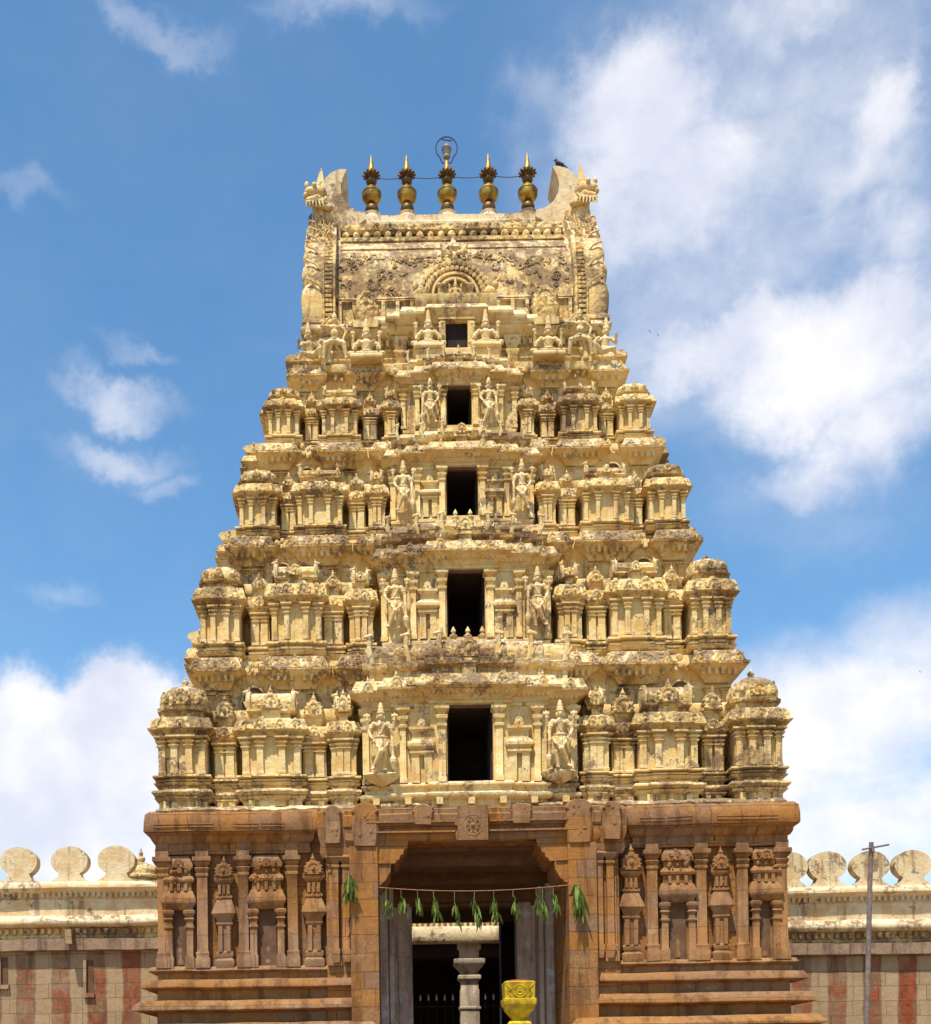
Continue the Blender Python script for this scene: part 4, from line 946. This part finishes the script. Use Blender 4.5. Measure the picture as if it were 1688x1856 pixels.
# ------------------------------------------------------------------ brass finials on the ridge
YR = 36.0
for i, px in enumerate((674, 738, 811, 886, 957)):
    x = P(px, 360, YR)[0]; z = 27.36; e = empty('roof_finial', (x, YR, z))
    lab = ['brass pot finial nearest the left roof horn', 'second brass pot finial from the left roof horn', 'middle brass pot finial carrying the hooped lamp',
           'brass pot finial just right of the hooped lamp one', 'brass pot finial nearest the horn with the perched crow'][i]
    tagit(e, lab, 'finial', 'brass pot finials along the roof ridge')
    def L(nm, pr, mat, seg=20):
        m = MB(); m.lathe(x, YR, [(a * .92, z + b) for a, b in pr], seg); return make(nm, m, mat, e)
    L('foot', [(.34, -.25), (.33, -.08), (.28, 0), (.30, .08), (.18, .14), (.15, .18)], 'pale_stucco')
    L('lower_ring', [(.13, .16), (.21, .22), (.22, .27), (.20, .33), (.13, .37), (.12, .44)], 'dark_brass')
    L('pot', [(.12, .42), (.22, .47), (.29, .55), (.315, .64), (.31, .72), (.325, .725), (.325, .745), (.295, .75), (.25, .84), (.15, .91), (.11, .97)], 'old_brass')
    L('neck_ring', [(.11, 1.0), (.17, 1.06), (.175, 1.12), (.12, 1.17), (.12, 1.22)], 'dark_brass')
    m = MB(); m.lathe(x, YR, [(.12, z + 1.2), (.17, z + 1.3), (.1, z + 1.36)], 12)
    for k in range(12):
        a = 2 * PI * k / 12; c, s_ = math.cos(a), math.sin(a)
        m.tube([(x + c * .12, YR + s_ * .12, z + 1.22), (x + c * .19, YR + s_ * .19, z + 1.28), (x + c * .25, YR + s_ * .25, z + 1.30), (x + c * .27, YR + s_ * .27, z + 1.26)], [.03, .05, .035, .01], 5)
    make('lotus_collar', m, 'dark_brass', e)
    L('spike', [(.14, 1.22), (.145, 1.34), (.12, 1.37), (.13, 1.42), (.11, 1.46), (.075, 1.60), (.04, 1.76), (.008, 1.90)], 'bright_brass', 14)
x3 = P(811, 360, YR)[0]
zb = P(811, 292, YR)[1]; zt = P(811, 251, YR)[1]
e = empty('hooped_lamp', (x3, YR, zb)); tagit(e, 'small grey lamp inside a dark wire hoop above the middle brass finial', 'lamp')
m = MB(); m.lathe(x3, YR, [(.035, zb - .2), (.035, zb + .06), (.10, zb + .10), (.11, zb + .14), (.10, zb + .16), (.15, zb + .34), (.16, zb + .36), (.09, zb + .42), (.07, zb + .48), (.02, zb + .5)], 12); make('lamp_cup', m, 'lamp_grey', e)
m = MB(); cz = (zb + zt) / 2 + .05; m.tube([(x3 + math.sin(a) * .32, YR, cz + math.cos(a) * .34 - (.12 if abs(a) > 2.6 else 0)) for a in [-PI * .93 + 2 * PI * .93 * k / 24 for k in range(25)]], .018, 6)
m.tube([(x3 - .15, YR, zt - .02), (x3 + .16, YR, zt - .07)], .018, 5)
make('hoop', m, 'dark_wire', e)
m = MB(); pts = []
xs = [P(px, 330, YR)[0] for px in (674, 738, 811, 886, 957)]
for a, b in zip(xs, xs[1:]):
    for k in range(8): t = k / 8; pts.append((a + (b - a) * t, YR, 28.62 - .08 * 4 * t * (1 - t)))
pts.append((xs[-1], YR, 28.62)); m.tube(pts, .013, 4)
tagit(make('wire', m, 'dark_wire'), 'thin dark wire strung between the brass roof finials', 'wire')

# ------------------------------------------------------------------ statues
def remesh(mb, name, mat, vox):
    me = bpy.data.meshes.new(name); me.from_pydata(mb.v, [], mb.f); me.validate(); o = bpy.data.objects.new('tmp', me); col.objects.link(o)
    md = o.modifiers.new('r', 'REMESH'); md.mode = 'VOXEL'; md.voxel_size = vox; md.use_smooth_shade = True
    sm = o.modifiers.new('s', 'SMOOTH'); sm.factor = .3; sm.iterations = 1
    dg = bpy.context.evaluated_depsgraph_get(); r = bpy.data.meshes.new_from_object(o.evaluated_get(dg)); r.name = name
    bpy.data.objects.remove(o); r.materials.clear(); r.materials.append(MATS[mat])
    r.polygons.foreach_set('use_smooth', [True] * len(r.polygons)); return r
def head(m, c, s, tall=.17):
    x, y, z = c
    m.blob((x, y, z), (.040 * s, .044 * s, .052 * s), 12, 9); m.cap((x, y, z - .07 * s), .022 * s, (x, y, z - .02 * s), .022 * s)
    m.cap((x, y - .043 * s, z + .005 * s), .006 * s, (x, y - .052 * s, z - .012 * s), .008 * s, 6)             # nose
    m.cap((x - .012 * s, y - .044 * s, z - .025 * s), .005 * s, (x + .012 * s, y - .044 * s, z - .025 * s), .005 * s, 6)   # mouth
    for q in (-1, 1):
        m.blob((x + q * .016 * s, y - .040 * s, z + .008 * s), (.008 * s, .006 * s, .005 * s), 7, 5)
        m.cap((x + q * .042 * s, y, z + .012 * s), .011 * s, (x + q * .046 * s, y, z - .03 * s), .012 * s, 6)
    m.lathe(x, y, [(.046 * s, z + .03 * s), (.050 * s, z + .045 * s), (.042 * s, z + .06 * s), (.044 * s, z + .075 * s), (.034 * s, z + .10 * s), (.036 * s, z + .115 * s), (.026 * s, z + tall * .78 * s), (.024 * s, z + tall * .86 * s), (.010 * s, z + tall * s)], 12)
def hand(m, c, dr, s):
    c = Vector(c); dr = Vector(dr).normalized(); sd_ = dr.cross(Vector((0, 1, 0)))
    if sd_.length < .2: sd_ = Vector((1, 0, 0))
    sd_.normalize(); m.cap(c, .015 * s, c + dr * .03 * s, .018 * s, 7)
    for k in range(4):
        b = c + dr * .035 * s + sd_ * (k - 1.5) * .010 * s; l = (.026, .032, .030, .022)[k] * s
        m.cap(b, .0062 * s, b + dr * l * .6 + Vector((0, -.006 * s, 0)), .0058 * s, 5); m.cap(b + dr * l * .6 + Vector((0, -.006 * s, 0)), .0058 * s, b + dr * l + Vector((0, -.014 * s, 0)), .005 * s, 5)
    b = c + dr * .008 * s + sd_ * .016 * s; m.cap(b, .007 * s, b + dr * .014 * s + sd_ * .016 * s, .006 * s, 5)
def arm(m, sh, el, wr, s, dr=None, bang=True):
    m.cap(sh, .032 * s, el, .024 * s); m.cap(el, .025 * s, wr, .016 * s)
    d_ = (Vector(wr) - Vector(el)); hand(m, wr, dr or d_, s)
    if bang:
        v = Vector(sh).lerp(Vector(el), .5); m.blob(v, (.036 * s, .036 * s, .014 * s), 9, 5); m.blob(wr, (.021 * s, .021 * s, .010 * s), 8, 5)
def torso(m, hip, chest, s, fat=1.0):
    hip, chest = Vector(hip), Vector(chest); mid = hip.lerp(chest, .45)
    m.blob(hip, (.080 * s * fat, .056 * s, .055 * s), 12, 8); m.cap(hip, .055 * s * fat, mid, .046 * s * fat); m.cap(mid, .048 * s * fat, chest, .060 * s * fat)
    m.blob(chest + Vector((0, 0, .015 * s)), (.088 * s, .05 * s, .05 * s), 12, 8)
    m.tube([chest + Vector((math.cos(a) * .05 * s, math.sin(a) * .045 * s - .01 * s, .04 * s - .03 * s * (math.sin(a) < 0))) for a in [2 * PI * k / 12 for k in range(13)]], .010 * s, 5)
    m.tube([hip + Vector((math.cos(a) * .078 * s * fat, math.sin(a) * .056 * s, .035 * s)) for a in [2 * PI * k / 14 for k in range(15)]], .013 * s, 5)
    m.tube([chest + Vector((.05 * s, -.05 * s, .03 * s)), mid + Vector((.0, -.055 * s, 0)), hip + Vector((-.06 * s, -.05 * s, .03 * s))], .008 * s, 5)
    for q in (-1, 1): m.blob(chest + Vector((q * .038 * s, -.035 * s, 0)), (.028 * s, .022 * s, .024 * s), 9, 6)
def guardian(s=1.0):
    m = MB(); m2 = MB()
    torso(m, (0, 0, .46), (.005, 0, .66), s)
    head(m, (0, -.01, .80), s, .20)
    m.cap((.0, 0, .70), .05, (0, 0, .75), .026)
    # legs: one straight, the other bent and crossed in front
    m.cap((.035, 0, .45), .054, (.045, -.025, .25), .036); m.cap((.045, -.025, .25), .036, (.03, .005, .05), .022)
    m.cap((.03, .0, .025), .022, (.05, -.07, .016), .016); 
    m.cap((-.035, 0, .45), .054, (.00, -.10, .27), .038); m.cap((.00, -.10, .27), .038, (-.09, -.04, .07), .022)
    m.cap((-.09, -.04, .05), .022, (-.115, -.10, .018), .016)
    for q in range(4): m.blob((.038 + q * .008, -.085, .012), (.006, .012, .007), 6, 4); m.blob((-.13 + q * .009, -.115, .012), (.006, .012, .007), 6, 4)
    m.tube([(-.08, -.04, .42), (-.04, -.10, .33), (.02, -.11, .30), (.07, -.07, .36), (.085, -.02, .43)], .013, 6)   # sash
    m.tube([(0, -.06, .46), (.005, -.10, .38), (.0, -.115, .32)], [.02, .026, .012], 6)
    for q in (-1, 1): m.tube([(q * .085, 0, .47), (q * .12, 0, .40), (q * .115, .0, .30), (q * .13, 0, .22)], [.014, .016, .012, .006], 5)
    # four arms
    arm(m, (.09, 0, .69), (.135, -.01, .55), (.135, -.06, .42), 1.0, (0, -.2, -1))
    arm(m, (-.09, 0, .69), (-.145, .0, .57), (-.11, -.07, .47), 1.0, (.4, -.2, -.6))
    arm(m, (.085, .01, .70), (.155, .02, .62), (.165, -.02, .74), 1.0, (0, 0, 1))
    arm(m, (-.085, .01, .70), (-.155, .02, .62), (-.165, -.02, .74), 1.0, (0, 0, 1))
    m2.tube([(.140, -.08, .40), (.142, -.085, .25), (.145, -.085, .20), (.146, -.085, .12), (.148, -.085, .0)], [.02, .016, .022, .045, .014], 9)
    m2.blob((.145, -.085, .15), (.045, .045, .04), 10, 7); m2.blob((.14, -.08, .34), (.024, .024, .018))
    for q in (-1, 1):
        m.blob((q * .17, -.02, .80), (.045, .018, .03), 10, 6); m.cap((q * .17, -.02, .77), .012, (q * .17, -.02, .84), .01, 6); m.cap((q * .20, -.02, .79), .012, (q * .205, -.02, .83), .006, 6); m.cap((q * .14, -.02, .79), .012, (q * .135, -.02, .83), .006, 6)
    return m, m2
def seated(s=1.0):
    m = MB(); m2 = MB()
    torso(m, (0, 0, .14), (0, 0, .40), 1.5, 1.15); head(m, (0, -.015, .60), 1.5, .27); m.cap((0, 0, .46), .07, (0, 0, .53), .036)
    for q in (-1, 1):
        m.cap((q * .08, 0, .12), .085, (q * .30, -.10, .10), .055); m.cap((q * .30, -.10, .10), .055, (q * .02, -.19, .06), .035)
        m.cap((q * .02, -.19, .05), .03, (-q * .06, -.2, .04), .022)
        arm(m, (q * .13, 0, .46), (q * .24, -.01, .28), (q * .20, -.12, .20), 1.5, (q * .2, -1, -.2)); arm(m, (q * .12, .02, .47), (q * .25, .03, .36), (q * .24, -.03, .54), 1.4, (0, 0, 1))
        m.blob((q * .25, -.03, .64), (.05, .03, .06), 8, 6)
    m2.block(0, -.22, .56, .38, [(.0, -.08), (.02, -.05), (.02, 0), (.0, .04)])
    return m, m2
def strider(s=1.0):
    m = MB(); m2 = MB()
    torso(m, (0, 0, .42), (0, -.02, .68), 1.0, 1.0); m.blob((0, -.03, .56), (.075, .06, .09), 10, 7); head(m, (.0, -.03, .84), 1.1, .15); m.cap((0, 0, .72), .06, (0, -.01, .78), .03)
    m.lathe(0, .02, [(.06, .80), (.075, .85), (.07, .90), (.03, .93)], 10)
    for q in (-1, 1):
        m.cap((q * .05, 0, .41), .06, (q * .17, -.06, .33), .045); m.cap((q * .17, -.06, .33), .045, (q * .20, -.02, .06), .027); m.cap((q * .20, -.02, .03), .025, (q * .24, -.08, .02), .02)
        for k in range(4): m.blob((q * (.225 + .012 * k), -.10, .015), (.008, .015, .008), 6, 4)
    arm(m, (-.10, 0, .73), (-.24, .0, .74), (-.13, -.03, .85), 1.1, (.6, -.2, .5)); arm(m, (.10, 0, .73), (.21, .0, .60), (.16, -.05, .44), 1.1, (-.2, -.2, -1))
    m2.tube([(0, .06, .40), (.12, .12, .2), (.02, .1, .05), (-.1, .08, .03)], [.03, .025, .02, .01], 6)
    return m, m2
def kneeler(s=1.0):
    m = MB(); m2 = MB()
    torso(m, (0, 0, .20), (-.02, 0, .48), 1.4, 1.1); head(m, (-.04, -.02, .70), 1.45, .25); m.cap((-.02, 0, .54), .06, (-.03, 0, .62), .035)
    m.cap((.06, 0, .18), .08, (-.16, -.16, .16), .055); m.cap((-.16, -.16, .16), .05, (-.22, -.10, .04), .03); m.cap((-.22, -.10, .03), .03, (-.30, -.12, .025), .022)
    m.cap((.06, 0, .17), .08, (.2, -.12, .30), .05); m.cap((.2, -.12, .30), .05, (.2, -.06, .05), .035); m.cap((.2, -.05, .03), .03, (.2, -.16, .025), .024)
    arm(m, (-.15, 0, .52), (-.23, -.03, .38), (-.22, -.14, .46), 1.4, (0, -.6, .8)); arm(m, (.12, 0, .54), (.22, .0, .42), (.14, -.12, .38), 1.4, (-.6, -.6, 0))
    m2.tube([(.14, .06, .50), (.22, .05, .62), (.32, .04, .56), (.36, .04, .35), (.37, .04, .0)], [.04, .05, .055, .06, .07], 8)
    return m, m2
ARCH = {}
for nm, fn, vx, acc_ in (('g', guardian, .006, 'club'), ('s', seated, .011, 'seat_block'), ('t', strider, .0085, 'tail'), ('k', kneeler, .011, 'wing_arc')):
    a, b = fn(); ARCH[nm] = (remesh(a, 'statue', 'statue_stucco', vx), remesh(b, acc_, 'statue_stucco', vx * 1.1), acc_)
def statue(kind, u_, y, z, h, label, group, mir=False, rz=0):
    a, b, an = ARCH[kind]
    o = bpy.data.objects.new('statue', a); col.objects.link(o); o.location = (S(u_), y, z); f = 1.30 if kind in 'sk' else 1.18
    o.scale = (-h * f if mir else h * f, h * 1.1, h); o.rotation_euler.z = rz
    c = bpy.data.objects.new(an, b); col.objects.link(c); c.parent = o
    tagit(o, label, 'statue', group); return o
GG = 'guardian statues beside the doorways'
ordn = ['lowest', 'second lowest', 'third lowest', 'fourth lowest']
gp = [(2.2, 29.66, 9.24, 1.70), (1.80, 30.52, 13.04, 1.55), (1.54, 31.38, 16.40, 1.36), (.78, 32.2, 19.12, 1.26)]
for i, (u_, y, z, h) in enumerate(gp):
    for sg in (-1, 1):
        side = 'left' if sg < 0 else 'right'
        statue('g', sg * u_ + (.0 if i else 0), y, z, h, 'crowned four-armed guardian with club at the %s side of the %s tower doorway' % (side, ordn[i]), GG, sg > 0 if i != 3 else sg < 0)
TG = 'statues under the roof eave'
for sg in (-1, 1):
    side = 'left' if sg < 0 else 'right'
    statue('s', sg * .78, 32.9, 21.56, 1.06, 'seated crowned figure touching the %s side of the small topmost doorway' % side, TG, sg > 0)
    statue('s', sg * 2.47, 32.82, 21.24, 1.13, 'seated crowned deity on a block between the %s straddling figure and the topmost doorway' % side, TG, sg > 0)
    statue('t', sg * 3.33, 32.80, 21.24, 1.27, 'straddling figure with bent legs and raised arm under the %s end of the eave' % side, TG, False)
    statue('k', sg * 4.0, 32.85, 21.22, 1.02, 'kneeling crowned figure with curved wing at the %s corner of the top ledge' % side, TG, sg > 0)
statue('s', 0, 33.28, 23.22, .52, 'tiny seated deity inside the horseshoe arch on the roof', 'roof niche statue')
# ledge for the top statues
for sg in (-1, 1):
    m = MB(); m.block(S(sg * 4.35), 33.55, .5, 1.6, [(0, 21.0), (.06, 21.1), (.02, 21.2), (.02, 21.5), (.06, 21.55), (.14, 21.6), (.14, 21.68), (.04, 21.85), (-.1, 21.9)], .2)
    carving(m, S(sg * 4.35) - .3, S(sg * 4.35) + .3, 33.46, 21.6, 21.85, 20, .04, .05); make('corner_block', m, 'weathered_stucco', core, warp=WARP)
m = MB(); m.block(S(0), 32.95, 2 * 4.42, .6, [(.02, 21.0), (.05, 21.08), (.05, 21.18), (0, 21.22)], .3)
m.block(S(0), 32.75, 2.2, .6, [(0, 21.1), (.04, 21.3), (.04, 21.46), (0, 21.5)], .3)
make('statue_ledge', m, 'cream_stucco', core, warp=WARP)

# ------------------------------------------------------------------ boundary walls with disc merlons
def bwall(name, xa, xb, z_ledge, discs, label, rough):
    e = empty(name, ((xa + xb) / 2, 34, 0)); tagit(e, label, 'wall')
    cx, w_ = (xa + xb) / 2, xb - xa; zl = z_ledge; k = 34 / 2190.
    m = MB(); m.box(xa, xb, 34.25, 35.2, 0, zl - 1.5); make('wall_masonry', m, 'striped_wall_stone', e)
    m = MB(); m.block(cx, 34.15, w_, 1.1, [(0, zl - 1.95), (.12, zl - 1.93), (.13, zl - 1.62), (.0, zl - 1.60)], .4); make('stone_course', m, 'course_stone', e, warp=.016)
    m = MB(); m.block(cx, 34.22, w_, 1.0, [(0, zl - 1.62), (.03, zl - 1.58), (.03, zl - 1.50), (0, zl - 1.48), (0, zl - 1.3), (.1, zl - 1.22), (.1, zl - 1.2)], .4)
    dentils(m, xa, xb, 34.12, zl - 1.46, zl - 1.32, .2); make('dentil_band', m, 'weathered_stucco', e, warp=.012)
    m = MB(); m.block(cx, 34.2, w_, 1.1, [(.1, zl - 1.28), (.24, zl - 1.24), (.27, zl - 1.20), (.27, zl - 1.12), (.16, zl - .98), (0, zl - .94), (0, zl - .55), (.03, zl - .53), (.03, zl - .48), (0, zl - .46)], .4)
    make('lower_ledge', m, 'pale_stucco', e, warp=.014)
    m = MB(); m.block(cx, 34.2, w_, 1.1, [(0, zl - .5), (.02, zl - .34), (.12, zl - .3), (.22, zl - .24), (.26, zl - .2), (.26, zl - .12), (.18, zl - .02), (.05, zl)], .4)
    dentils(m, xa, xb, 34.08, zl - .42, zl - .28, .16); make('coping', m, 'pale_stucco', e, warp=.014)
    for i, (x, sw) in enumerate(discs):
        m = MB(); r = .525 * sw; rz_ = .42; zc = zl + .20 + rz_ * .93
        pts = [(x - .60, zl - .03), (x + .60, zl - .03), (x + .46, zl + .06), (x + .33, zl + .14)]
        n = 22; a0 = -PI * .5 + .58
        pts += [(x + math.cos(a) * r, zc + math.sin(a) * rz_) for a in [a0 + (2 * PI - 1.16) * j / n for j in range(n + 1)]]
        pts += [(x - .33, zl + .14), (x - .46, zl + .06)]
        m.exz(pts, 34.16, 34.50); make('disc_merlon', m, 'pale_stucco', e, warp=.014)
    return e
zL = P(130, 1597, 34.0)[1]; zR = P(1560, 1605, 34.0)[1]
lx = [P(px, 1560, 34.3)[0] for px in (-52, 36, 128, 212)]; rx = [P(px, 1560, 34.3)[0] for px in (1428, 1498, 1575, 1652, 1729)]
lx = [lx[0] - 1.4 * k for k in (3, 2, 1)] + lx; rx = rx + [rx[-1] + 1.2 * k for k in (1, 2, 3)]
lw = bwall('boundary_wall', -22, S(-7.8), zL, [(x, 1.0) for x in lx], 'weathered boundary wall left of the tower, pale cornice and three disc merlons in view', False)
rw = bwall('boundary_wall', S(7.8), 26, zR, [(x, 1.02) for x in rx], 'boundary wall right of the tower with bold red stripes behind the wooden pole', True)
m = MB(); x, z = P(128, 1700, 34)
m.box(x - .09, x + .09, 33.75, 34.3, z - .18, z + .22); make('drain_spout', m, 'striped_wall_stone', lw, warp=.02)
for (px, pa, pb) in ((163, 1740, 1800), (8, 1735, 1785)):
    xx, za = P(px, pb, 34.2); zb = P(px, pa, 34.2)[1]; m = MB(); m.box(xx - .09, xx + .09, 34.235, 34.3, za, zb); sl_ = make('wall_slot_shade', m, 'plaster_and_shade', lw); m = MB(); m.box(xx - .17, xx - .09, 34.16, 34.3, za - .05, zb); m.box(xx - .17, xx + .13, 34.16, 34.3, za - .12, za); make('slot_frame', m, 'striped_wall_stone', sl_, warp=.01)  # thin dark box painted as the shade of a wall slot
# small shrine dome behind the left wall
x, z = P(256, 1596, 38); m = MB(); k = 38 / 2190.
m.lathe(x, 38, [(.62, z - 3), (.62, z), (.66, z + .02), (.66, z + .1), (.56, z + .14), (.58, z + .28), (.5, z + .42), (.25, z + .52), (.1, z + .56), (.14, z + .66), (.13, z + .7), (.05, z + .76), (.07, z + .82), (.06, z + .86), (.01, z + 1.0)], 16)
m.box(x - .8, x + .8, 37.2, 38.8, 0, z - .6)
tagit(make('shrine_dome', m, 'weathered_stucco', origin=(x, 38, 0), warp=.01), 'small shrine dome with pointed finial peeping over the left wall beside the tower', 'shrine')

# ------------------------------------------------------------------ wooden pole
xt, zt = P(1580, 1527, 27); xb_, zb = P(1571, 1856, 27)
sl = (xb_ - xt) / (zt - zb)
e = empty('wooden_pole', (xt + sl * zt, 27, 0)); tagit(e, 'slightly leaning wooden pole with a short crossbar before the right wall', 'pole')
m = MB(); m.tube([(xt + sl * (zt - z), 27, z) for z in (0, 1.5, 3, 4.5, 6, zt)], [.07, .065, .062, .058, .055, .05], 10); make('post', m, 'weathered_wood', e, warp=.006)
m = MB(); a = P(1563, 1540, 26.93); b = P(1612, 1531, 26.93); m.tube([(a[0], 26.93, a[1]), (b[0], 26.93, b[1])], .022, 7); m.box(xt - .03, xt + .03, 26.9, 27.05, zt - .22, zt - .1); make('crossbar', m, 'weathered_wood', e)

# ------------------------------------------------------------------ yellow pillar
YP = 24.0; xy = P(940, 1800, YP)[0]; zt = P(940, 1780, YP)[1]; k = YP / 2190.
e = empty('yellow_pillar', (xy, YP, 0)); tagit(e, 'bright yellow painted square pillar with carved flaring capital before the gateway', 'pillar')
z_ = lambda py: P(940, py, YP)[1]
m = MB(); m.block(xy, YP - .3, .6, .6, [(-.02, z_(1812)), (-.01, z_(1808)), (0, z_(1785)), (.01, z_(1782)), (-.04, z_(1780))]); cp_ = make('capital_block', m, 'yellow_paint', e, warp=.004)
m = MB()
for r_ in (.07, .12): m.tube([(xy + math.cos(a) * r_, YP - .305, z_(1798) + math.sin(a) * r_) for a in [.4 + 5.4 * j / 14 for j in range(15)]], .012, 5)
for q in (-1, 1): m.tube([(xy + q * .26, YP - .305, z_(1786)), (xy + q * .18, YP - .31, z_(1794)), (xy + q * .24, YP - .305, z_(1800)), (xy + q * .17, YP - .305, z_(1808))], .012, 5)
m.tube([(xy - .05, YP - .31, z_(1799)), (xy, YP - .31, z_(1796)), (xy + .06, YP - .31, z_(1800))], .012, 5)
make('carved_scroll', m, 'yellow_paint', cp_)
m = MB(); m.block(xy, YP - .3, .6, .6, [(-.02, z_(1826)), (.02, z_(1822)), (.025, z_(1812)), (-.0, z_(1811))]); m.block(xy, YP - .3, .6, .6, [(-.17, z_(1850)), (-.155, z_(1846)), (-.09, z_(1838)), (-.03, z_(1831)), (-.02, z_(1826))])
m.block(xy, YP - .3, .6, .6, [(-.08, z_(1862)), (-.07, z_(1856)), (-.10, z_(1852)), (-.17, z_(1850))]); make('capital_bowl', m, 'yellow_paint', e, warp=.004)
m = MB(); m.block(xy, YP - .2, .4, .4, [(.35, 0), (.35, .3), (.2, .35), (.2, .6), (0, .65), (0, z_(1861)), (.06, z_(1860))]); make('shaft', m, 'yellow_paint', e, warp=.004)
m = MB(); m.block(xy, YP - .24, .48, .48, [(0, z_(1781)), (.0, z_(1779)), (-.12, z_(1777)), (-.22, z_(1776))]); make('oxide_top', m, 'red_oxide', e, warp=.004)

# ------------------------------------------------------------------ leaf garland across the gate
YG = 29.45
def gs(px):
    t = (px - 680) / (1050 - 680); return 1611 + 10 * (4 * t * (1 - t)) + (-3 - 6 * t)
m = MB(); m.tube([(P(px, gs(px), YG)[0], YG, P(px, gs(px), YG)[1]) for px in range(680, 1056, 12)], .011, 5)
tagit(make('garland_string', m, 'string_red'), 'thin reddish string sagging across the top of the gateway opening', 'string')
def leaf(m, p, dr, L, W, rr):
    p = Vector(p); dr = Vector(dr).normalized(); sd_ = dr.cross(Vector((rr.uniform(-.5, .5), 1, rr.uniform(-.3, .3)))).normalized(); nn = dr.cross(sd_) * .02
    i = len(m.v); q = []
    for t, w_ in ((0, .12), (.3, .8), (.55, 1), (.8, .62), (1, .03)):
        c = p + dr * L * t + Vector((0, 0, -.12 * L * t * t)); q.append((c - sd_ * W * w_ * .5, c + nn * (1 - t), c + sd_ * W * w_ * .5))
    for a in q: m.v += [tuple(v) for v in a]
    for k in range(4):
        for c in (0, 1): a = i + k * 3 + c; m.f.append((a, a + 1, a + 4, a + 3))
def bunch(px, py, drop, nleaf, label, group, Lf=.26, spread=.35, Y=YG):
    rr = random.Random(int(px)); x, z = P(px, py, Y)
    e = empty('leaf_bunch', (x, Y, z)); tagit(e, label, 'leaves', group)
    m = MB(); pts = [(x, Y, z)]
    for k in range(5): pts.append((x + rr.uniform(-.03, .05) + .02 * k, Y - .02, z - drop * .75 * (k + 1) / 5))
    if group.endswith('string'): m.tube([(P(px, gs(px), Y)[0], Y, P(px, gs(px), Y)[1]), (x, Y - .01, z - .03)], .007, 4)
    m.tube(pts, .008, 4); make('stem', m, 'leaf_pale', e)
    for nm, mt, nn in (('leaves', 'leaf_green', int(nleaf * .7)), ('pale_leaves', 'leaf_pale', max(2, int(nleaf * .3)))):
        m = MB()
        for k in range(nn):
            b = Vector(pts[rr.randrange(1, 6)]); a = rr.uniform(-1, 1) * spread
            leaf(m, b + Vector((rr.uniform(-.05, .05), rr.uniform(-.05, .02), 0)), (a * .8, rr.uniform(-.35, .1), -1.1), Lf * rr.uniform(.5, 1.25), Lf * .16, rr)
        make(nm, m, mt, e, smooth=80)
LB = [(700, 1624, .34, 12, 'pale leaf bunch at the left jamb end of the string'), (727, 1625, .40, 12, 'dim leaf bunch hanging just inside the left jamb'),
      (757, 1623, .48, 14, 'leaf bunch over the left edge of the inner doorway'), (786, 1625, .48, 14, 'leaf bunch hanging second in over the inner doorway cornice'),
      (824, 1636, .55, 14, 'lower hanging leaf bunch left of the courtyard column'), (860, 1625, .72, 20, 'longest leaf bunch hanging above the courtyard column'),
      (895, 1627, .48, 16, 'leaf bunch just right of the courtyard column'), (930, 1623, .45, 15, 'slanting leaf bunch over the right edge of the dark doorway'),
      (972, 1620, .40, 9, 'thin leaf bunch with a red knot on the right grey jamb'), (984, 1632, .38, 9, 'short leaf bunch tucked beside the red knotted one'), (1003, 1617, .46, 14, 'leaf bunch nearest the right gate pier')]
for px, py, dr, nl, lb in LB: bunch(px, py, dr, nl + 4, lb, 'leaf bunches on the gateway string', .29, .55, YG)
bunch(630, 1582, .50, 34, 'loose green leaf cluster on the left gate pier', 'leaf clusters on the gate piers', .42, .8, 29.42)
bunch(1047, 1597, .60, 60, 'dense drooping leaf cluster on the right gate pier', 'leaf clusters on the gate piers', .46, .55, 29.35)

# ------------------------------------------------------------------ birds
x, z = S(3.20), 28.40; m = MB()
m.cap((x + .12, 35.45, z + .06), .05, (x - .03, 35.45, z + .12), .065, 8); m.cap((x - .04, 35.45, z + .14), .045, (x - .07, 35.45, z + .2), .045, 8); m.cap((x - .10, 35.45, z + .2), .018, (x - .15, 35.45, z + .19), .006, 6); m.cap((x + .12, 35.45, z + .06), .03, (x + .26, 35.45, z - .02), .012, 6)
for q in (-.02, .02): m.cap((x + .03, 35.45 + q, z + .06), .008, (x + .03, 35.45 + q, z - .03), .008, 5)
tagit(make('crow', m, 'black_feather', origin=(x, 35.45, z), smooth=70), 'black crow perched on the tip of the right roof horn', 'bird')
for i, (px, py, lb) in enumerate(((1178, 601, 'upper left of two tiny distant birds flying right of the tower'), (1193, 607, 'lower right of two tiny distant birds flying right of the tower'), (1668, 1218, 'lone tiny bird far off near the right clouds'))):
    Y = 260; x, z = P(px, py, Y); m = MB()
    m.cap((x - .1, Y, z), .05, (x + .16, Y, z - .02), .03, 7)
    for q in (-1, 1): m.loft([[(x - .06, Y + q * .02, z + .02), (x + .08, Y + q * .02, z + .02), (x + .08, Y + q * .02, z + .05)], [(x - .02 + q * .22, Y + q * .3, z + .12), (x + .09 + q * .22, Y + q * .3, z + .12), (x + .05 + q * .22, Y + q * .3, z + .14)], [(x + q * .5, Y + q * .55, z + .03), (x + .04 + q * .5, Y + q * .55, z + .03), (x + .02 + q * .5, Y + q * .55, z + .04)]])
    tagit(make('bird', m, 'black_feather', origin=(x, Y, z)), lb, 'bird', 'birds flying in the sky' if i < 3 else None)
